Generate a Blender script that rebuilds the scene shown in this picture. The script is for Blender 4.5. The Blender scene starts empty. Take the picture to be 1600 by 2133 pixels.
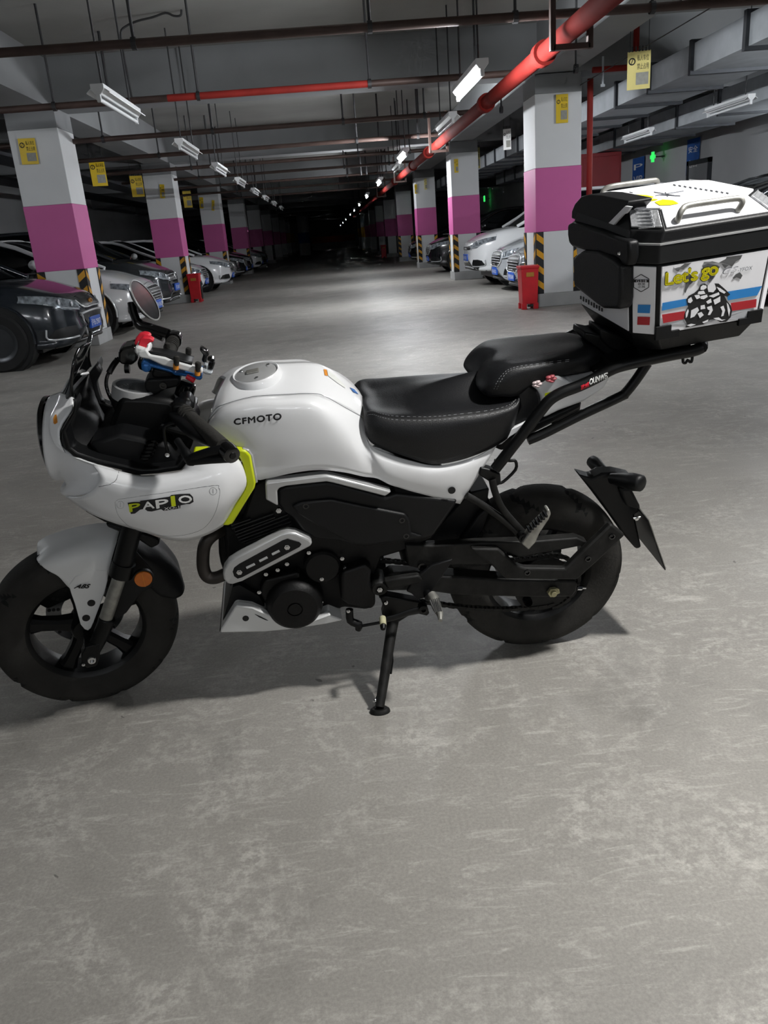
import bpy, bmesh, math, random
from mathutils import Vector, Matrix
from mathutils.bvhtree import BVHTree

random.seed(7)
C = bpy.context.scene.collection
scene = bpy.context.scene
PI = math.pi

# ------------------------------------------------------------------ camera
IW, IH = 1600.0, 2133.0
PPX, PPY = IW / 2, IH / 2
CAM_H = 1.14
VPX, VPY = 685.0, 496.0            # where the aisle runs to
VVX, VVY = 1170.0, 5720.0          # where the verticals run to
FPX = math.sqrt(-((VPX - PPX) * (VVX - PPX) + (VPY - PPY) * (VVY - PPY)))
def _cd(x, y): return Vector(((x - PPX) / FPX, -(y - PPY) / FPX, -1.0))
_y = _cd(VPX, VPY).normalized()
_z = -_cd(VVX, VVY).normalized()
_x = _y.cross(_z)
CR = Matrix((_x, _y, _z))          # camera direction -> world direction
CAM = Vector((0, 0, CAM_H))
cam_d = bpy.data.cameras.new('camera')
cam_d.sensor_fit = 'HORIZONTAL'; cam_d.sensor_width = 36.0
cam_d.lens = FPX * 36.0 / IW
cam_d.clip_start = 0.05; cam_d.clip_end = 300
cam_o = bpy.data.objects.new('camera', cam_d)
C.objects.link(cam_o)
cam_o.matrix_world = Matrix.Translation(CAM) @ CR.to_4x4()
scene.camera = cam_o

# ------------------------------------------------------------------ world, exposure
wd = bpy.data.worlds.new('garage_ambient'); scene.world = wd
wd.use_nodes = True
wd.node_tree.nodes['Background'].inputs['Color'].default_value = (0.80, 0.86, 1.0, 1)
wd.node_tree.nodes['Background'].inputs['Strength'].default_value = 0.02
scene.view_settings.view_transform = 'Standard'
scene.view_settings.look = 'None'
scene.view_settings.gamma = 1.0
scene.view_settings.use_curve_mapping = False
scene.view_settings.exposure = -0.10
cy = scene.cycles
cy.max_bounces = 5; cy.diffuse_bounces = 2; cy.glossy_bounces = 3; cy.transmission_bounces = 2; cy.transparent_max_bounces = 4
cy.caustics_reflective = False; cy.caustics_refractive = False
cy.use_adaptive_sampling = True; cy.adaptive_threshold = .05; cy.adaptive_min_samples = 12
BACK_FILL_K = 0.36  # power share of the added fill lamps behind the camera
LAMP_W = 150.0 
NEAR_W = 80.0                       # watts of one lit tube fixture

# ------------------------------------------------------------------ small maths
def lin(c):
    return tuple((x / 12.92 if x <= 0.04045 else ((x + 0.055) / 1.055) ** 2.4) for x in c)
def hexc(h):
    return lin(tuple(int(h[i:i + 2], 16) / 255 for i in (0, 2, 4)))
def ray(px, py): return CR @ _cd(px, py)
def on_z(px, py, z):
    v = ray(px, py); return CAM + v * ((z - CAM.z) / v.z)
def on_y(px, py, y):
    v = ray(px, py); return CAM + v * (y / v.y)
def on_x(px, py, x):
    v = ray(px, py); return CAM + v * (x / v.x)

class Frame:
    def __init__(s, M):
        s.M = M; s.I = M.inverted()
        s.co = s.I @ CAM
    def P(s, px, py, w):
        v = s.I.to_3x3() @ ray(px, py)
        return s.co + v * ((w - s.co.y) / v.y)
WORLD = Frame(Matrix.Identity(4))
WM = {}

# zoom windows on the photograph: (x0, y0, scale)
ZW = {1: (0, 680, .35), 2: (0, 1060, .30), 3: (400, 920, .35), 4: (420, 720, .425), 5: (900, 920, .325),
      6: (940, 660, .35), 7: (1160, 360, .275), 8: (660, 1080, .2125), 9: (200, 560, .2), 10: (60, 700, .1625),
      11: (420, 1000, .1875), 12: (1180, 370, .15), 13: (1360, 370, .16405), 14: (1150, 640, .20625)}
def Z(k, X, Y):
    a, b, s = ZW[k]; return a + s * X, b + s * Y

# ------------------------------------------------------------------ materials
MATS = {}
def mat(name, col, rough=.5, metal=0., var=.0, vscale=8., bump=0., bscale=60., coat=0., spec=.5, emit=0., trans=0., alpha=1., detail=4.):
    if name in MATS: return MATS[name]
    m = bpy.data.materials.new(name); m.use_nodes = True
    nt = m.node_tree; b = nt.nodes['Principled BSDF']
    if isinstance(col, str): col = hexc(col)
    b.inputs['Base Color'].default_value = (*col, 1)
    b.inputs['Roughness'].default_value = rough
    b.inputs['Metallic'].default_value = metal
    b.inputs['Specular IOR Level'].default_value = spec
    if coat:
        b.inputs['Coat Weight'].default_value = coat; b.inputs['Coat Roughness'].default_value = .08
    if trans: b.inputs['Transmission Weight'].default_value = trans
    if alpha < 1: b.inputs['Alpha'].default_value = alpha
    if emit:
        b.inputs['Emission Color'].default_value = (*col, 1); b.inputs['Emission Strength'].default_value = emit
    if var or bump:
        tc = nt.nodes.new('ShaderNodeTexCoord')
        n = nt.nodes.new('ShaderNodeTexNoise'); n.inputs['Scale'].default_value = vscale; n.inputs['Detail'].default_value = detail
        nt.links.new(tc.outputs['Object'], n.inputs['Vector'])
        if var:
            r = nt.nodes.new('ShaderNodeValToRGB')
            r.color_ramp.elements[0].position = .3; r.color_ramp.elements[1].position = .7
            r.color_ramp.elements[0].color = (*[max(0, x * (1 - var)) for x in col], 1)
            r.color_ramp.elements[1].color = (*[min(1, x * (1 + var)) for x in col], 1)
            nt.links.new(n.outputs['Fac'], r.inputs['Fac'])
            nt.links.new(r.outputs['Color'], b.inputs['Base Color'])
        if bump:
            n2 = nt.nodes.new('ShaderNodeTexNoise'); n2.inputs['Scale'].default_value = bscale; n2.inputs['Detail'].default_value = 3
            nt.links.new(tc.outputs['Object'], n2.inputs['Vector'])
            bm = nt.nodes.new('ShaderNodeBump'); bm.inputs['Strength'].default_value = bump; bm.inputs['Distance'].default_value = .01
            nt.links.new(n2.outputs['Fac'], bm.inputs['Height'])
            nt.links.new(bm.outputs['Normal'], b.inputs['Normal'])
    MATS[name] = m
    return m

# ------------------------------------------------------------------ geometry
class G:
    """collects faces of one mesh"""
    def __init__(s): s.v = []; s.f = []; s.m = []
    def add(s, vf, mi=0):
        v, f = vf; k = len(s.v)
        s.v += [Vector(p) for p in v]; s.f += [tuple(i + k for i in q) for q in f]; s.m += [mi] * len(f)
        return s
    def mirror(s):
        n = len(s.v)
        s.v += [Vector((p.x, -p.y, p.z)) for p in s.v[:n]]
        s.f += [tuple(i + n for i in reversed(q)) for q in s.f[:]]
        s.m += s.m[:]
        return s

def box(c, d):
    x, y, z = c; a, b, e = (k / 2 for k in d)
    v = [(x + i * a, y + j * b, z + k * e) for i in (-1, 1) for j in (-1, 1) for k in (-1, 1)]
    return v, [(0, 1, 3, 2), (4, 6, 7, 5), (0, 4, 5, 1), (2, 3, 7, 6), (0, 2, 6, 4), (1, 5, 7, 3)]
def box2(a, b):
    return box([(i + j) / 2 for i, j in zip(a, b)], [abs(j - i) for i, j in zip(a, b)])
def _basis(d):
    d = d.normalized(); u = d.cross(Vector((0, 0, 1)))
    if u.length < 1e-3: u = d.cross(Vector((0, 1, 0)))
    u.normalize(); return u, d.cross(u)
def cyl(p0, p1, r0, r1=None, n=16, caps=True):
    p0, p1 = Vector(p0), Vector(p1); r1 = r0 if r1 is None else r1
    u, w = _basis(p1 - p0)
    v = []
    for p, r in ((p0, r0), (p1, r1)):
        v += [p + (u * math.cos(2 * PI * i / n) + w * math.sin(2 * PI * i / n)) * r for i in range(n)]
    f = [(i, (i + 1) % n, n + (i + 1) % n, n + i) for i in range(n)]
    if caps: f += [tuple(reversed(range(n))), tuple(range(n, 2 * n))]
    return v, f
def cr(p0, p1, p2, p3, t):
    return 0.5 * ((2 * p1) + (p2 - p0) * t + (2 * p0 - 5 * p1 + 4 * p2 - p3) * t * t + (3 * p1 - p0 - 3 * p2 + p3) * t ** 3)
def spline(pts, n=6, closed=False):
    pts = [Vector(p) for p in pts]; out = []; m = len(pts)
    rng = range(m) if closed else range(m - 1)
    for i in rng:
        if closed: a, b, c, d = pts[(i - 1) % m], pts[i], pts[(i + 1) % m], pts[(i + 2) % m]
        else:
            b, c = pts[i], pts[i + 1]
            a = pts[i - 1] if i > 0 else b * 2 - c
            d = pts[i + 2] if i + 2 < m else c * 2 - b
        out += [cr(a, b, c, d, k / n) for k in range(n)]
    if not closed: out.append(pts[-1])
    return out
def tube(path, r, n=10, smooth=0, caps=True, flat=None):
    """sweep; r is a number or one per point; flat = (direction, factor) squeezes the section"""
    path = [Vector(p) for p in path]
    rs = list(r) if isinstance(r, (list, tuple)) else [r] * len(path)
    if smooth:
        q = spline([Vector((*p, )) for p in path], smooth)
        rr = []
        for i in range(len(path) - 1): rr += [rs[i] + (rs[i + 1] - rs[i]) * k / smooth for k in range(smooth)]
        rr.append(rs[-1]); path, rs = q, rr
    v = []; u = None
    for i, p in enumerate(path):
        d = (path[min(i + 1, len(path) - 1)] - path[max(i - 1, 0)]).normalized()
        if u is None: u, w = _basis(d)
        else:
            u = (u - d * u.dot(d)).normalized(); w = d.cross(u)
        k = rs[i]
        if 0 < i < len(path) - 1:
            cs = (path[i] - path[i - 1]).normalized().dot(d); k /= max(.6, cs)
        for j in range(n):
            o = (u * math.cos(2 * PI * j / n) + w * math.sin(2 * PI * j / n)) * k
            if flat: o -= flat[0] * o.dot(flat[0]) * (1 - flat[1])
            v.append(p + o)
    f = [(i * n + j, i * n + (j + 1) % n, (i + 1) * n + (j + 1) % n, (i + 1) * n + j) for i in range(len(path) - 1) for j in range(n)]
    if caps: f += [tuple(reversed(range(n))), tuple(range((len(path) - 1) * n, len(path) * n))]
    return v, f
def lathe(prof, n=32, c=(0, 0, 0), axis='y', closed=False):
    """prof: (radius, along)"""
    c = Vector(c); v = []; m = len(prof)
    for i in range(n):
        a = 2 * PI * i / n; ca, sa = math.cos(a), math.sin(a)
        for r, h in prof:
            v.append(c + (Vector((r * ca, h, r * sa)) if axis == 'y' else Vector((r * ca, r * sa, h)) if axis == 'z' else Vector((h, r * ca, r * sa))))
    f = []
    for i in range(n):
        j = (i + 1) % n
        for k in range(m if closed else m - 1):
            l = (k + 1) % m
            f.append((i * m + k, j * m + k, j * m + l, i * m + l))
    return v, f
def slab(poly, y0, y1):
    """poly: points in a frame (x,z used); extruded in y"""
    n = len(poly)
    v = [(p[0], y0, p[2]) for p in poly] + [(p[0], y1, p[2]) for p in poly]
    f = [tuple(range(n)), tuple(reversed(range(n, 2 * n)))] + [(i, n + i, n + (i + 1) % n, (i + 1) % n) for i in range(n)]
    return v, f
def gridsurf(P):
    """P[i][j] points -> verts, faces"""
    a, b = len(P), len(P[0])
    v = [p for row in P for p in row]
    f = [(i * b + j, (i + 1) * b + j, (i + 1) * b + j + 1, i * b + j + 1) for i in range(a - 1) for j in range(b - 1)]
    return v, f
def smoothgrid(P, nu=4, nv=4):
    cols = [spline(c, nv) for c in P]
    rows = list(zip(*cols))
    out = [spline(r, nu) for r in rows]
    return gridsurf([list(q) for q in zip(*out)])

def mk(name, g, m, parent=None, fr=WORLD, smooth=0, bev=0, seg=2, solid=0, sub=0, weld=0, recalc=False, label=None):
    """one mesh object; g: G or (verts, faces)"""
    if not isinstance(g, G): g = G().add(g)
    me = bpy.data.meshes.new(name)
    me.from_pydata([tuple(p) for p in g.v], [], g.f)
    ms = m if isinstance(m, (list, tuple)) else [m]
    for x in ms: me.materials.append(x)
    if len(ms) > 1 and any(g.m): me.polygons.foreach_set('material_index', g.m)
    if weld or recalc:
        bm = bmesh.new(); bm.from_mesh(me)
        if weld: bmesh.ops.remove_doubles(bm, verts=bm.verts, dist=weld)
        if recalc: bmesh.ops.recalc_face_normals(bm, faces=bm.faces)
        bm.to_mesh(me); bm.free()
    if smooth:
        me.shade_smooth() if hasattr(me, 'shade_smooth') else None
        if smooth < 180: me.set_sharp_from_angle(angle=math.radians(smooth))
    me.update()
    o = bpy.data.objects.new(name, me); C.objects.link(o)
    WM[o] = fr.M
    if parent is not None:
        o.parent = parent; o.matrix_local = WM[parent].inverted() @ fr.M
    else: o.matrix_world = fr.M
    if solid:
        d = o.modifiers.new('s', 'SOLIDIFY'); d.thickness = solid; d.offset = 0
        if len(ms) > 1 and not any(g.m): pass
    if bev:
        d = o.modifiers.new('b', 'BEVEL'); d.width = bev; d.segments = seg; d.limit_method = 'ANGLE'; d.angle_limit = math.radians(32)
    if sub:
        d = o.modifiers.new('u', 'SUBSURF'); d.levels = sub; d.render_levels = sub
    if label: o['label'] = label
    return o
def tag(o, label, cat, group=None, kind=None):
    o['label'] = label; o['category'] = cat
    if group: o['group'] = group
    if kind: o['kind'] = kind
    return o
def thing(name, label, cat, M=None, group=None):
    o = bpy.data.objects.new(name, None); C.objects.link(o)
    M = M if M is not None else Matrix.Identity(4)
    o.matrix_world = M; WM[o] = M; o.empty_display_size = .1
    return tag(o, label, cat, group)
def struct(o):
    o['kind'] = 'structure'; return o
def T(x, y, z=0, rz=0): return Matrix.Translation((x, y, z)) @ Matrix.Rotation(rz, 4, 'Z')
def copy_tree(o, parent, M=None):
    """copy of a thing with its parts and sub-parts"""
    c = o.copy(); C.objects.link(c); c.parent = parent
    if parent is None and M is not None: c.matrix_world = M; WM[c] = M
    for ch in list(KIDS.get(o, ())): copy_tree(ch, c)
    return c
KIDS = {}

# lettering: built as flat meshes from the built-in font
TXT = {}
def textmesh(s, shear=0., bold=0., space=1.0):
    key = (s, shear, bold, space)
    if key in TXT: return TXT[key]
    cu = bpy.data.curves.new('t', 'FONT'); cu.body = s; cu.shear = shear; cu.offset = bold; cu.space_character = space
    cu.resolution_u = 3
    o = bpy.data.objects.new('t', cu); C.objects.link(o)
    bpy.context.view_layer.update()
    me = bpy.data.meshes.new_from_object(o.evaluated_get(bpy.context.evaluated_depsgraph_get()))
    v = [p.co.copy() for p in me.vertices]; f = [tuple(p.vertices) for p in me.polygons]
    bpy.data.objects.remove(o); bpy.data.curves.remove(cu); bpy.data.meshes.remove(me)
    if v:
        x0, x1 = min(p.x for p in v), max(p.x for p in v); y0, y1 = min(p.y for p in v), max(p.y for p in v)
        v = [((p.x - x0) / (x1 - x0 or 1), (p.y - y0) / (y1 - y0 or 1)) for p in v]
    TXT[key] = (v, f); return TXT[key]
def text_on(s, o, ux, uz, fr=WORLD, lift=None, **k):
    """lettering filling the parallelogram o + u*ux + v*uz; lift is a small offset vector"""
    v, f = textmesh(s, **k); o = Vector(o); ux = Vector(ux); uz = Vector(uz); l = Vector(lift) if lift else Vector((0, 0, 0))
    return [o + ux * a + uz * b + l for a, b in v], f

def world_bvh(objs):
    v, f = [], []
    for o in objs:
        k = len(v); M = WM[o]
        v += [M @ p.co for p in o.data.vertices]; f += [tuple(i + k for i in p.vertices) for p in o.data.polygons]
    return BVHTree.FromPolygons(v, f)
def cast(bvh, px, py, lift=.0035):
    d = ray(px, py).normalized()
    h = bvh.ray_cast(CAM, d)
    if h[0] is None: return None
    n = h[1]
    if n.dot(d) > 0: n = -n
    return h[0] + n * lift
def _dens(poly, step):
    out = []
    for i, a in enumerate(poly):
        b = poly[(i + 1) % len(poly)]; k = max(1, int(math.dist(a, b) / step))
        out += [(a[0] + (b[0] - a[0]) * t / k, a[1] + (b[1] - a[1]) * t / k) for t in range(k)]
    return out
def decal_text(name, s, quad, targets, m, parent, lift=.0035, fat=0, **k):
    """quad: photo points bl, br, tl, tr of the lettering; lies on the surface of targets"""
    v, f = textmesh(s, **k); bv = world_bvh(targets)
    bl, br, tl, tr = quad; out = []; I = WM[parent].inverted(); last = None
    n0 = len(v); offs = [(0, 0)] + ([(fat, 0), (-fat, 0), (0, fat), (0, -fat)] if fat else [])
    f = [tuple(i + q * n0 for i in fc) for q in range(len(offs)) for fc in f]
    for a, b, ox, oy in [(a, b, ox, oy) for ox, oy in offs for a, b in v]:
        x = ox + (bl[0] * (1 - a) + br[0] * a) * (1 - b) + (tl[0] * (1 - a) + tr[0] * a) * b
        y = oy + (bl[1] * (1 - a) + br[1] * a) * (1 - b) + (tl[1] * (1 - a) + tr[1] * a) * b
        p = cast(bv, x, y, lift)
        out.append(I @ p if p is not None else None)
    f = [q for q in f if all(out[i] is not None for i in q)]
    out = [p if p is not None else (out[f[0][0]] if f else Vector((0, 0, 0))) for p in out]
    return mk(name, (out, f), m, parent, Frame(WM[parent]))
def decal_poly(name, poly, targets, m, parent, lift=.003, step=12):
    bv = world_bvh(targets); I = WM[parent].inverted()
    pts = [cast(bv, x, y, lift) for x, y in _dens(poly, step)]
    pts = [I @ p for p in pts if p is not None]
    if len(pts) < 3: return None
    return mk(name, (pts, [tuple(range(len(pts)))]), m, parent, Frame(WM[parent]))
def decal_line(name, path, width, targets, m, parent, lift=.002, step=6, dash=None, closed=False):
    """a thin seam along a photo path; width in metres"""
    bv = world_bvh(targets); I = WM[parent].inverted(); pts = []
    q = spline([Vector((x, y, 0)) for x, y in path], 8, closed)
    if closed: q.append(q[0])
    P = [cast(bv, p.x, p.y, lift) for p in q]
    g = G(); acc = 0
    for i in range(len(P) - 1):
        a, b = P[i], P[i + 1]
        if a is None or b is None or (b - a).length > .08 or (b - a).length < 1e-5: continue
        acc += 1
        if dash and acc % 2: continue
        d = (b - a).normalized(); s = d.cross((CAM - a).normalized()).normalized() * width / 2
        g.add(([I @ (a - s), I @ (a + s), I @ (b + s), I @ (b - s)], [(0, 1, 2, 3)]))
    return mk(name, g, m, parent, Frame(WM[parent]))
# ================================================================== the garage
def concrete_floor():
    m = bpy.data.materials.new('power_floated_concrete'); m.use_nodes = True
    nt = m.node_tree; N = nt.nodes; L = nt.links; b = N['Principled BSDF']
    tc = N.new('ShaderNodeTexCoord')
    def noise(s, d=6, r=.6, dist=0.):
        n = N.new('ShaderNodeTexNoise'); n.inputs['Scale'].default_value = s; n.inputs['Detail'].default_value = d
        n.inputs['Roughness'].default_value = r; n.inputs['Distortion'].default_value = dist
        L.new(tc.outputs['Object'], n.inputs['Vector']); return n
    def ramp(src, p0, p1, c0, c1):
        r = N.new('ShaderNodeValToRGB'); e = r.color_ramp.elements
        e[0].position = p0; e[1].position = p1; e[0].color = (*c0, 1); e[1].color = (*c1, 1)
        L.new(src, r.inputs['Fac']); return r
    def mix(f, a, c, mode='MIX'):
        x = N.new('ShaderNodeMix'); x.data_type = 'RGBA'; x.blend_type = mode
        if isinstance(f, float): x.inputs[0].default_value = f
        else: L.new(f, x.inputs[0])
        for s, i in ((a, 6), (c, 7)):
            if isinstance(s, tuple): x.inputs[i].default_value = (*s, 1)
            else: L.new(s, x.inputs[i])
        return x
    base = ramp(noise(.9, 7, .62, .5).outputs['Fac'], .3, .72, hexc('8b8883'), hexc('a29f99'))
    worn = ramp(noise(2.6, 10, .72, 1.6).outputs['Fac'], .47, .66, (0, 0, 0), (1, 1, 1))
    fine = noise(38, 8, .7); fr = ramp(fine.outputs['Fac'], .44, .58, (0, 0, 0), (1, 1, 1))
    sc = mix(1.0, worn.outputs['Color'], fr.outputs['Color'], 'MULTIPLY')
    c0 = mix(sc.outputs[2], base.outputs['Color'], hexc('b6b3ad'))
    mp = N.new('ShaderNodeMapping'); mp.inputs['Rotation'].default_value = (0, 0, .6); mp.inputs['Scale'].default_value = (1.2, 5.5, 1)
    L.new(tc.outputs['Object'], mp.inputs['Vector'])
    sn = N.new('ShaderNodeTexNoise'); sn.inputs['Scale'].default_value = 5.; sn.inputs['Detail'].default_value = 10; sn.inputs['Roughness'].default_value = .75; sn.inputs['Distortion'].default_value = 1.0
    L.new(mp.outputs['Vector'], sn.inputs['Vector'])
    st_ = ramp(sn.outputs['Fac'], .54, .66, (0, 0, 0), (.55, .55, .55))
    c1 = mix(st_.outputs['Color'], c0.outputs[2], hexc('c2bfb9'))
    dk = ramp(noise(1.9, 8, .7, .8).outputs['Fac'], .56, .74, (0, 0, 0), (.55, .55, .55))
    c2 = mix(dk.outputs['Color'], c1.outputs[2], hexc('6f6d69'))
    pit = ramp(noise(16, 3, .5, .3).outputs['Fac'], .735, .755, (0, 0, 0), (.7, .7, .7))
    c3 = mix(pit.outputs['Color'], c2.outputs[2], hexc('4a4946'))
    grain = ramp(noise(150, 5, .75).outputs['Fac'], .3, .7, (.78, .78, .78), (1.16, 1.16, 1.16))
    c4 = mix(1.0, c3.outputs[2], grain.outputs['Color'], 'MULTIPLY')
    L.new(c4.outputs[2], b.inputs['Base Color'])
    rr = ramp(noise(2.4, 6, .6).outputs['Fac'], .3, .75, (.42,) * 3, (.62,) * 3)
    L.new(rr.outputs['Color'], b.inputs['Roughness'])
    bp = N.new('ShaderNodeBump'); bp.inputs['Strength'].default_value = .18; bp.inputs['Distance'].default_value = .004
    L.new(fine.outputs['Fac'], bp.inputs['Height']); L.new(bp.outputs['Normal'], b.inputs['Normal'])
    b.inputs['Specular IOR Level'].default_value = .4
    return m
M_floor = concrete_floor()
M_ceil = mat('painted_soffit', '8f8f8c', .9, var=.10, vscale=1.2, bump=.1, bscale=30)
M_beam = mat('painted_beam', '8b8d8f', .9, var=.08, vscale=1.4, bump=.1, bscale=30)
M_wall = mat('white_emulsion_wall', 'b9bbbd', .85, var=.07, vscale=.8, bump=.06, bscale=40)
M_colw = mat('column_white_paint', 'd9dbdd', .6, var=.04, vscale=2, bump=.04, bscale=30)
M_colg = mat('column_grey_head', '8f9193', .85, var=.06, vscale=3)
M_pink = mat('column_pink_paint', 'ca5f9f', .55, var=.04, vscale=2.5, bump=.03, bscale=40)
M_yelb = mat('column_yellow_paint', 'd2a016', .55, var=.04, vscale=2.5)
M_plin = mat('plinth_grey', 'a9aaaa', .8, var=.08, vscale=5, bump=.08)
M_gblk = mat('guard_black_rubber', '17171a', .6, var=.2, vscale=20)
M_gyel = mat('guard_yellow_film', 'd59a1e', .4, var=.08, vscale=10)
M_pipe = mat('dark_steel_pipe', '463631', .55, metal=.2, var=.25, vscale=4)
M_red = mat('red_pipe_paint', '8e2a24', .6, spec=.25, var=.25, vscale=3)
M_red2 = mat('dull_red_main_paint', '6e211d', .85, spec=.05, var=.3, vscale=2.5)
M_rod = mat('hanger_rod_steel', '3a3a3c', .55, metal=.4, var=.15, vscale=12)
M_galv = mat('galvanised_sheet', 'a3a8ad', .45, metal=.2, var=.12, vscale=5, bump=.04, bscale=18)
M_flan = mat('duct_flange_dark', '3a3d42', .6, metal=.4, var=.1, vscale=6)
M_lampw = mat('lamp_white_enamel', 'e4e6e8', .4, var=.03, vscale=10)
M_tube_off = mat('fluorescent_glass_off', 'e9ecef', .2, var=.02, vscale=10)
M_tube_on = mat('fluorescent_glass_lit', (1.0, 0.985, 0.96), .3, emit=60., var=.0)
M_sign_y = mat('yellow_notice_print', 'e6c419', .45, var=.05, vscale=6)
M_sign_c = mat('cream_notice_board', 'e2d58a', .5, var=.05, vscale=6)
M_ink = mat('black_print_ink', '1a1a1c', .6, var=.1, vscale=30)
M_inkg = mat('grey_print_block', '9a9a92', .6, var=.1, vscale=30)
M_white_print = mat('white_print_ink', 'f2f2f0', .5, var=.02, vscale=30)
M_bin = mat('red_bin_plastic', 'c41f2a', .42, var=.08, vscale=9)
M_binl = mat('bin_brass_label', 'b07a2c', .5, var=.1, vscale=40)
M_dark = mat('deep_black_plastic', '0c0c0d', .6, var=.1, vscale=20)
M_blueb = mat('blue_banner_cloth', '1f57a8', .6, var=.1, vscale=5)
M_green = mat('green_exit_glow', (.05, .9, .16), .4, emit=.9)
M_green.cycles.emission_sampling = 'NONE'
M_cab = mat('red_hydrant_cabinet', '9c1d27', .45, var=.08, vscale=3)
M_door = mat('grey_steel_door', '8d8f92', .5, var=.05, vscale=4)
M_fog = mat('orange_far_paint', 'd2592b', .6, var=.1, vscale=3)

Y0, Y1, XL, XR, ZC, ZB = -9.0, 98.0, -9.2, 8.6, 3.5, 2.93
struct(mk('floor', box2((XL - .3, Y0, -.2), (XR + .3, Y1, 0)), M_floor))
ceil = struct(mk('ceiling', box2((XL - .3, Y0, ZC), (XR + .3, Y1, ZC + .2)), M_ceil))
struct(mk('wall_left', box2((XL - .3, Y0, 0), (XL, Y1, ZC)), M_wall))
struct(mk('wall_right', box2((XR, Y0, 0), (XR + .3, Y1, ZC)), M_wall))
struct(mk('wall_back', box2((XL, Y1, 0), (XR, Y1 + .3, ZC)), M_wall))
COLX = ((-3.88, -3.26), (2.84, 3.46))
CY0, CDY, CD = 11.22, 7.6, .66
for k in range(-1, 11):
    y = CY0 + CDY * k
    mk('beam', box2((XL, y + .05, ZB), (XR, y + .55, ZC)), M_beam, ceil)
for x0, x1 in ((-3.80, -3.30), (2.86, 3.34)):
    mk('beam', box2((x0, Y0, ZB), (x1, Y1 - 8, ZC)), M_beam, ceil)
for y in (CY0 + CDY * .5 + .1, CY0 - CDY * .5, CY0 + CDY * 1.5):           # shallow secondary ribs beyond the bays
    for x0, x1 in ((XL, -3.8), (3.34, XR)):
        mk('beam', box2((x0, y, 3.12), (x1, y + .3, ZC)), M_beam, ceil)

ORD = ['nearest', 'second', 'third', 'fourth', 'fifth', 'sixth', 'seventh', 'eighth', 'ninth', 'tenth', 'eleventh', 'twelfth']
def column(side, k):
    x0, x1 = COLX[side]; y = CY0 + CDY * k + (.1 if side else -.06); yel = k >= 8
    c = thing('concrete_column', '%s square column from the camera in the %s row, %s band around white shaft' % (ORD[k], ('left', 'right')[side], 'yellow' if yel else 'pink'),
              'column', T((x0 + x1) / 2, y + CD / 2), 'columns along the %s of the aisle' % ('left', 'right')[side])
    f = Frame(WM[c]); hw, hd = (x1 - x0) / 2, CD / 2
    def seg(name, z0, z1, m, e=0): return mk(name, box2((-hw - e, -hd - e, z0), (hw + e, hd + e, z1)), m, c, f, bev=.006)
    seg('plinth', 0, .18, M_plin, .018)
    seg('lower_shaft', .18, 1.0, M_colw)
    seg('painted_band', 1.0, 1.81, M_yelb if yel else M_pink, .004)
    seg('upper_shaft', 1.81, 2.70, M_colw)
    seg('column_head', 2.70, ZB, M_colg)
    if k > 5: return c
    for sx in (-1, 1):
        for sy in ((-1,) if k > 2 else (-1, 1)):
            cx, cy = sx * hw, sy * hd; t, wd_ = .012, .10
            g = G().add(box2((cx + sx * t, cy + sy * t, .18), (cx - sx * wd_, cy, 1.0)))
            g.add(box2((cx + sx * t, cy, .18), (cx, cy - sy * wd_, 1.0)))
            cg = mk('corner_guard', g, M_gblk, c, f)
            n = 4 if k < 4 else 0
            for i in range(n):
                z = .23 + i * .2
                h = .085; d = .075
                yy = cy + sy * (t + .002); xx = cx + sx * (t + .002)
                for pts in ([(cx, yy, z + d), (cx - sx * wd_, yy, z), (cx - sx * wd_, yy, z + h), (cx, yy, z + d + h)],
                            [(xx, cy, z + d), (xx, cy - sy * wd_, z), (xx, cy - sy * wd_, z + h), (xx, cy, z + d + h)]):
                    g2 = G(); a = [Vector(p) for p in pts]; nrm = Vector((0, sy, 0)) if abs(pts[0][1] - pts[1][1]) < 1e-6 else Vector((sx, 0, 0))
                    v = a + [p - nrm * .003 for p in a]
                    mk('stripe', (v, [(0, 1, 2, 3), (7, 6, 5, 4), (0, 4, 5, 1), (1, 5, 6, 2), (2, 6, 7, 3), (3, 7, 4, 0)]), M_gyel, cg, f)
    return c
for k in range(10):
    for s in (0, 1): column(s, k)

# ---- overhead pipes across the aisle
PZ = 2.60
for i, y in enumerate((6.75, 9.08, 11.75, 14.1, 16.6, 19.0, 21.7, 24.6, 28.)):
    lab = '%s dark sprinkler pipe from the camera, crossing the aisle under the slab' % ORD[i]
    t = thing('sprinkler_pipe', lab, 'pipe', T(0, y, PZ), 'sprinkler pipes across the aisle')
    mk('pipe_run', cyl((-6.5 if i == 0 else -4.4, 0, 0), (4.05 if i == 0 else 2.25, 0, 0), .033 if i < 5 else .028, n=12), M_pipe, t, Frame(WM[t]), smooth=40)
    if i == 1: mk('red_length', cyl((-1.5, 0, 0), (.55, 0, 0), .0345, n=12), M_red, t, Frame(WM[t]), smooth=40, label='bright red painted length of pipe')
    for x in ((-4.2, -2.75, -1.3, .45, 1.55, 2.6) if i < 3 else (-2.6, .6, 1.6)):
        x += .13 * math.sin(i * 2.1)
        mk('hanger', cyl((x, 0, 0), (x, 0, ZC - PZ if abs((y - CY0) % CDY - .3) > .3 else ZB - PZ), .012, n=8), M_rod, t, Frame(WM[t]))
        mk('clamp', lathe([(.036, -.018), (.045, -.018), (.045, .018), (.036, .018)], 12, (x, 0, 0), 'x', True), M_rod, t, Frame(WM[t]))
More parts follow.
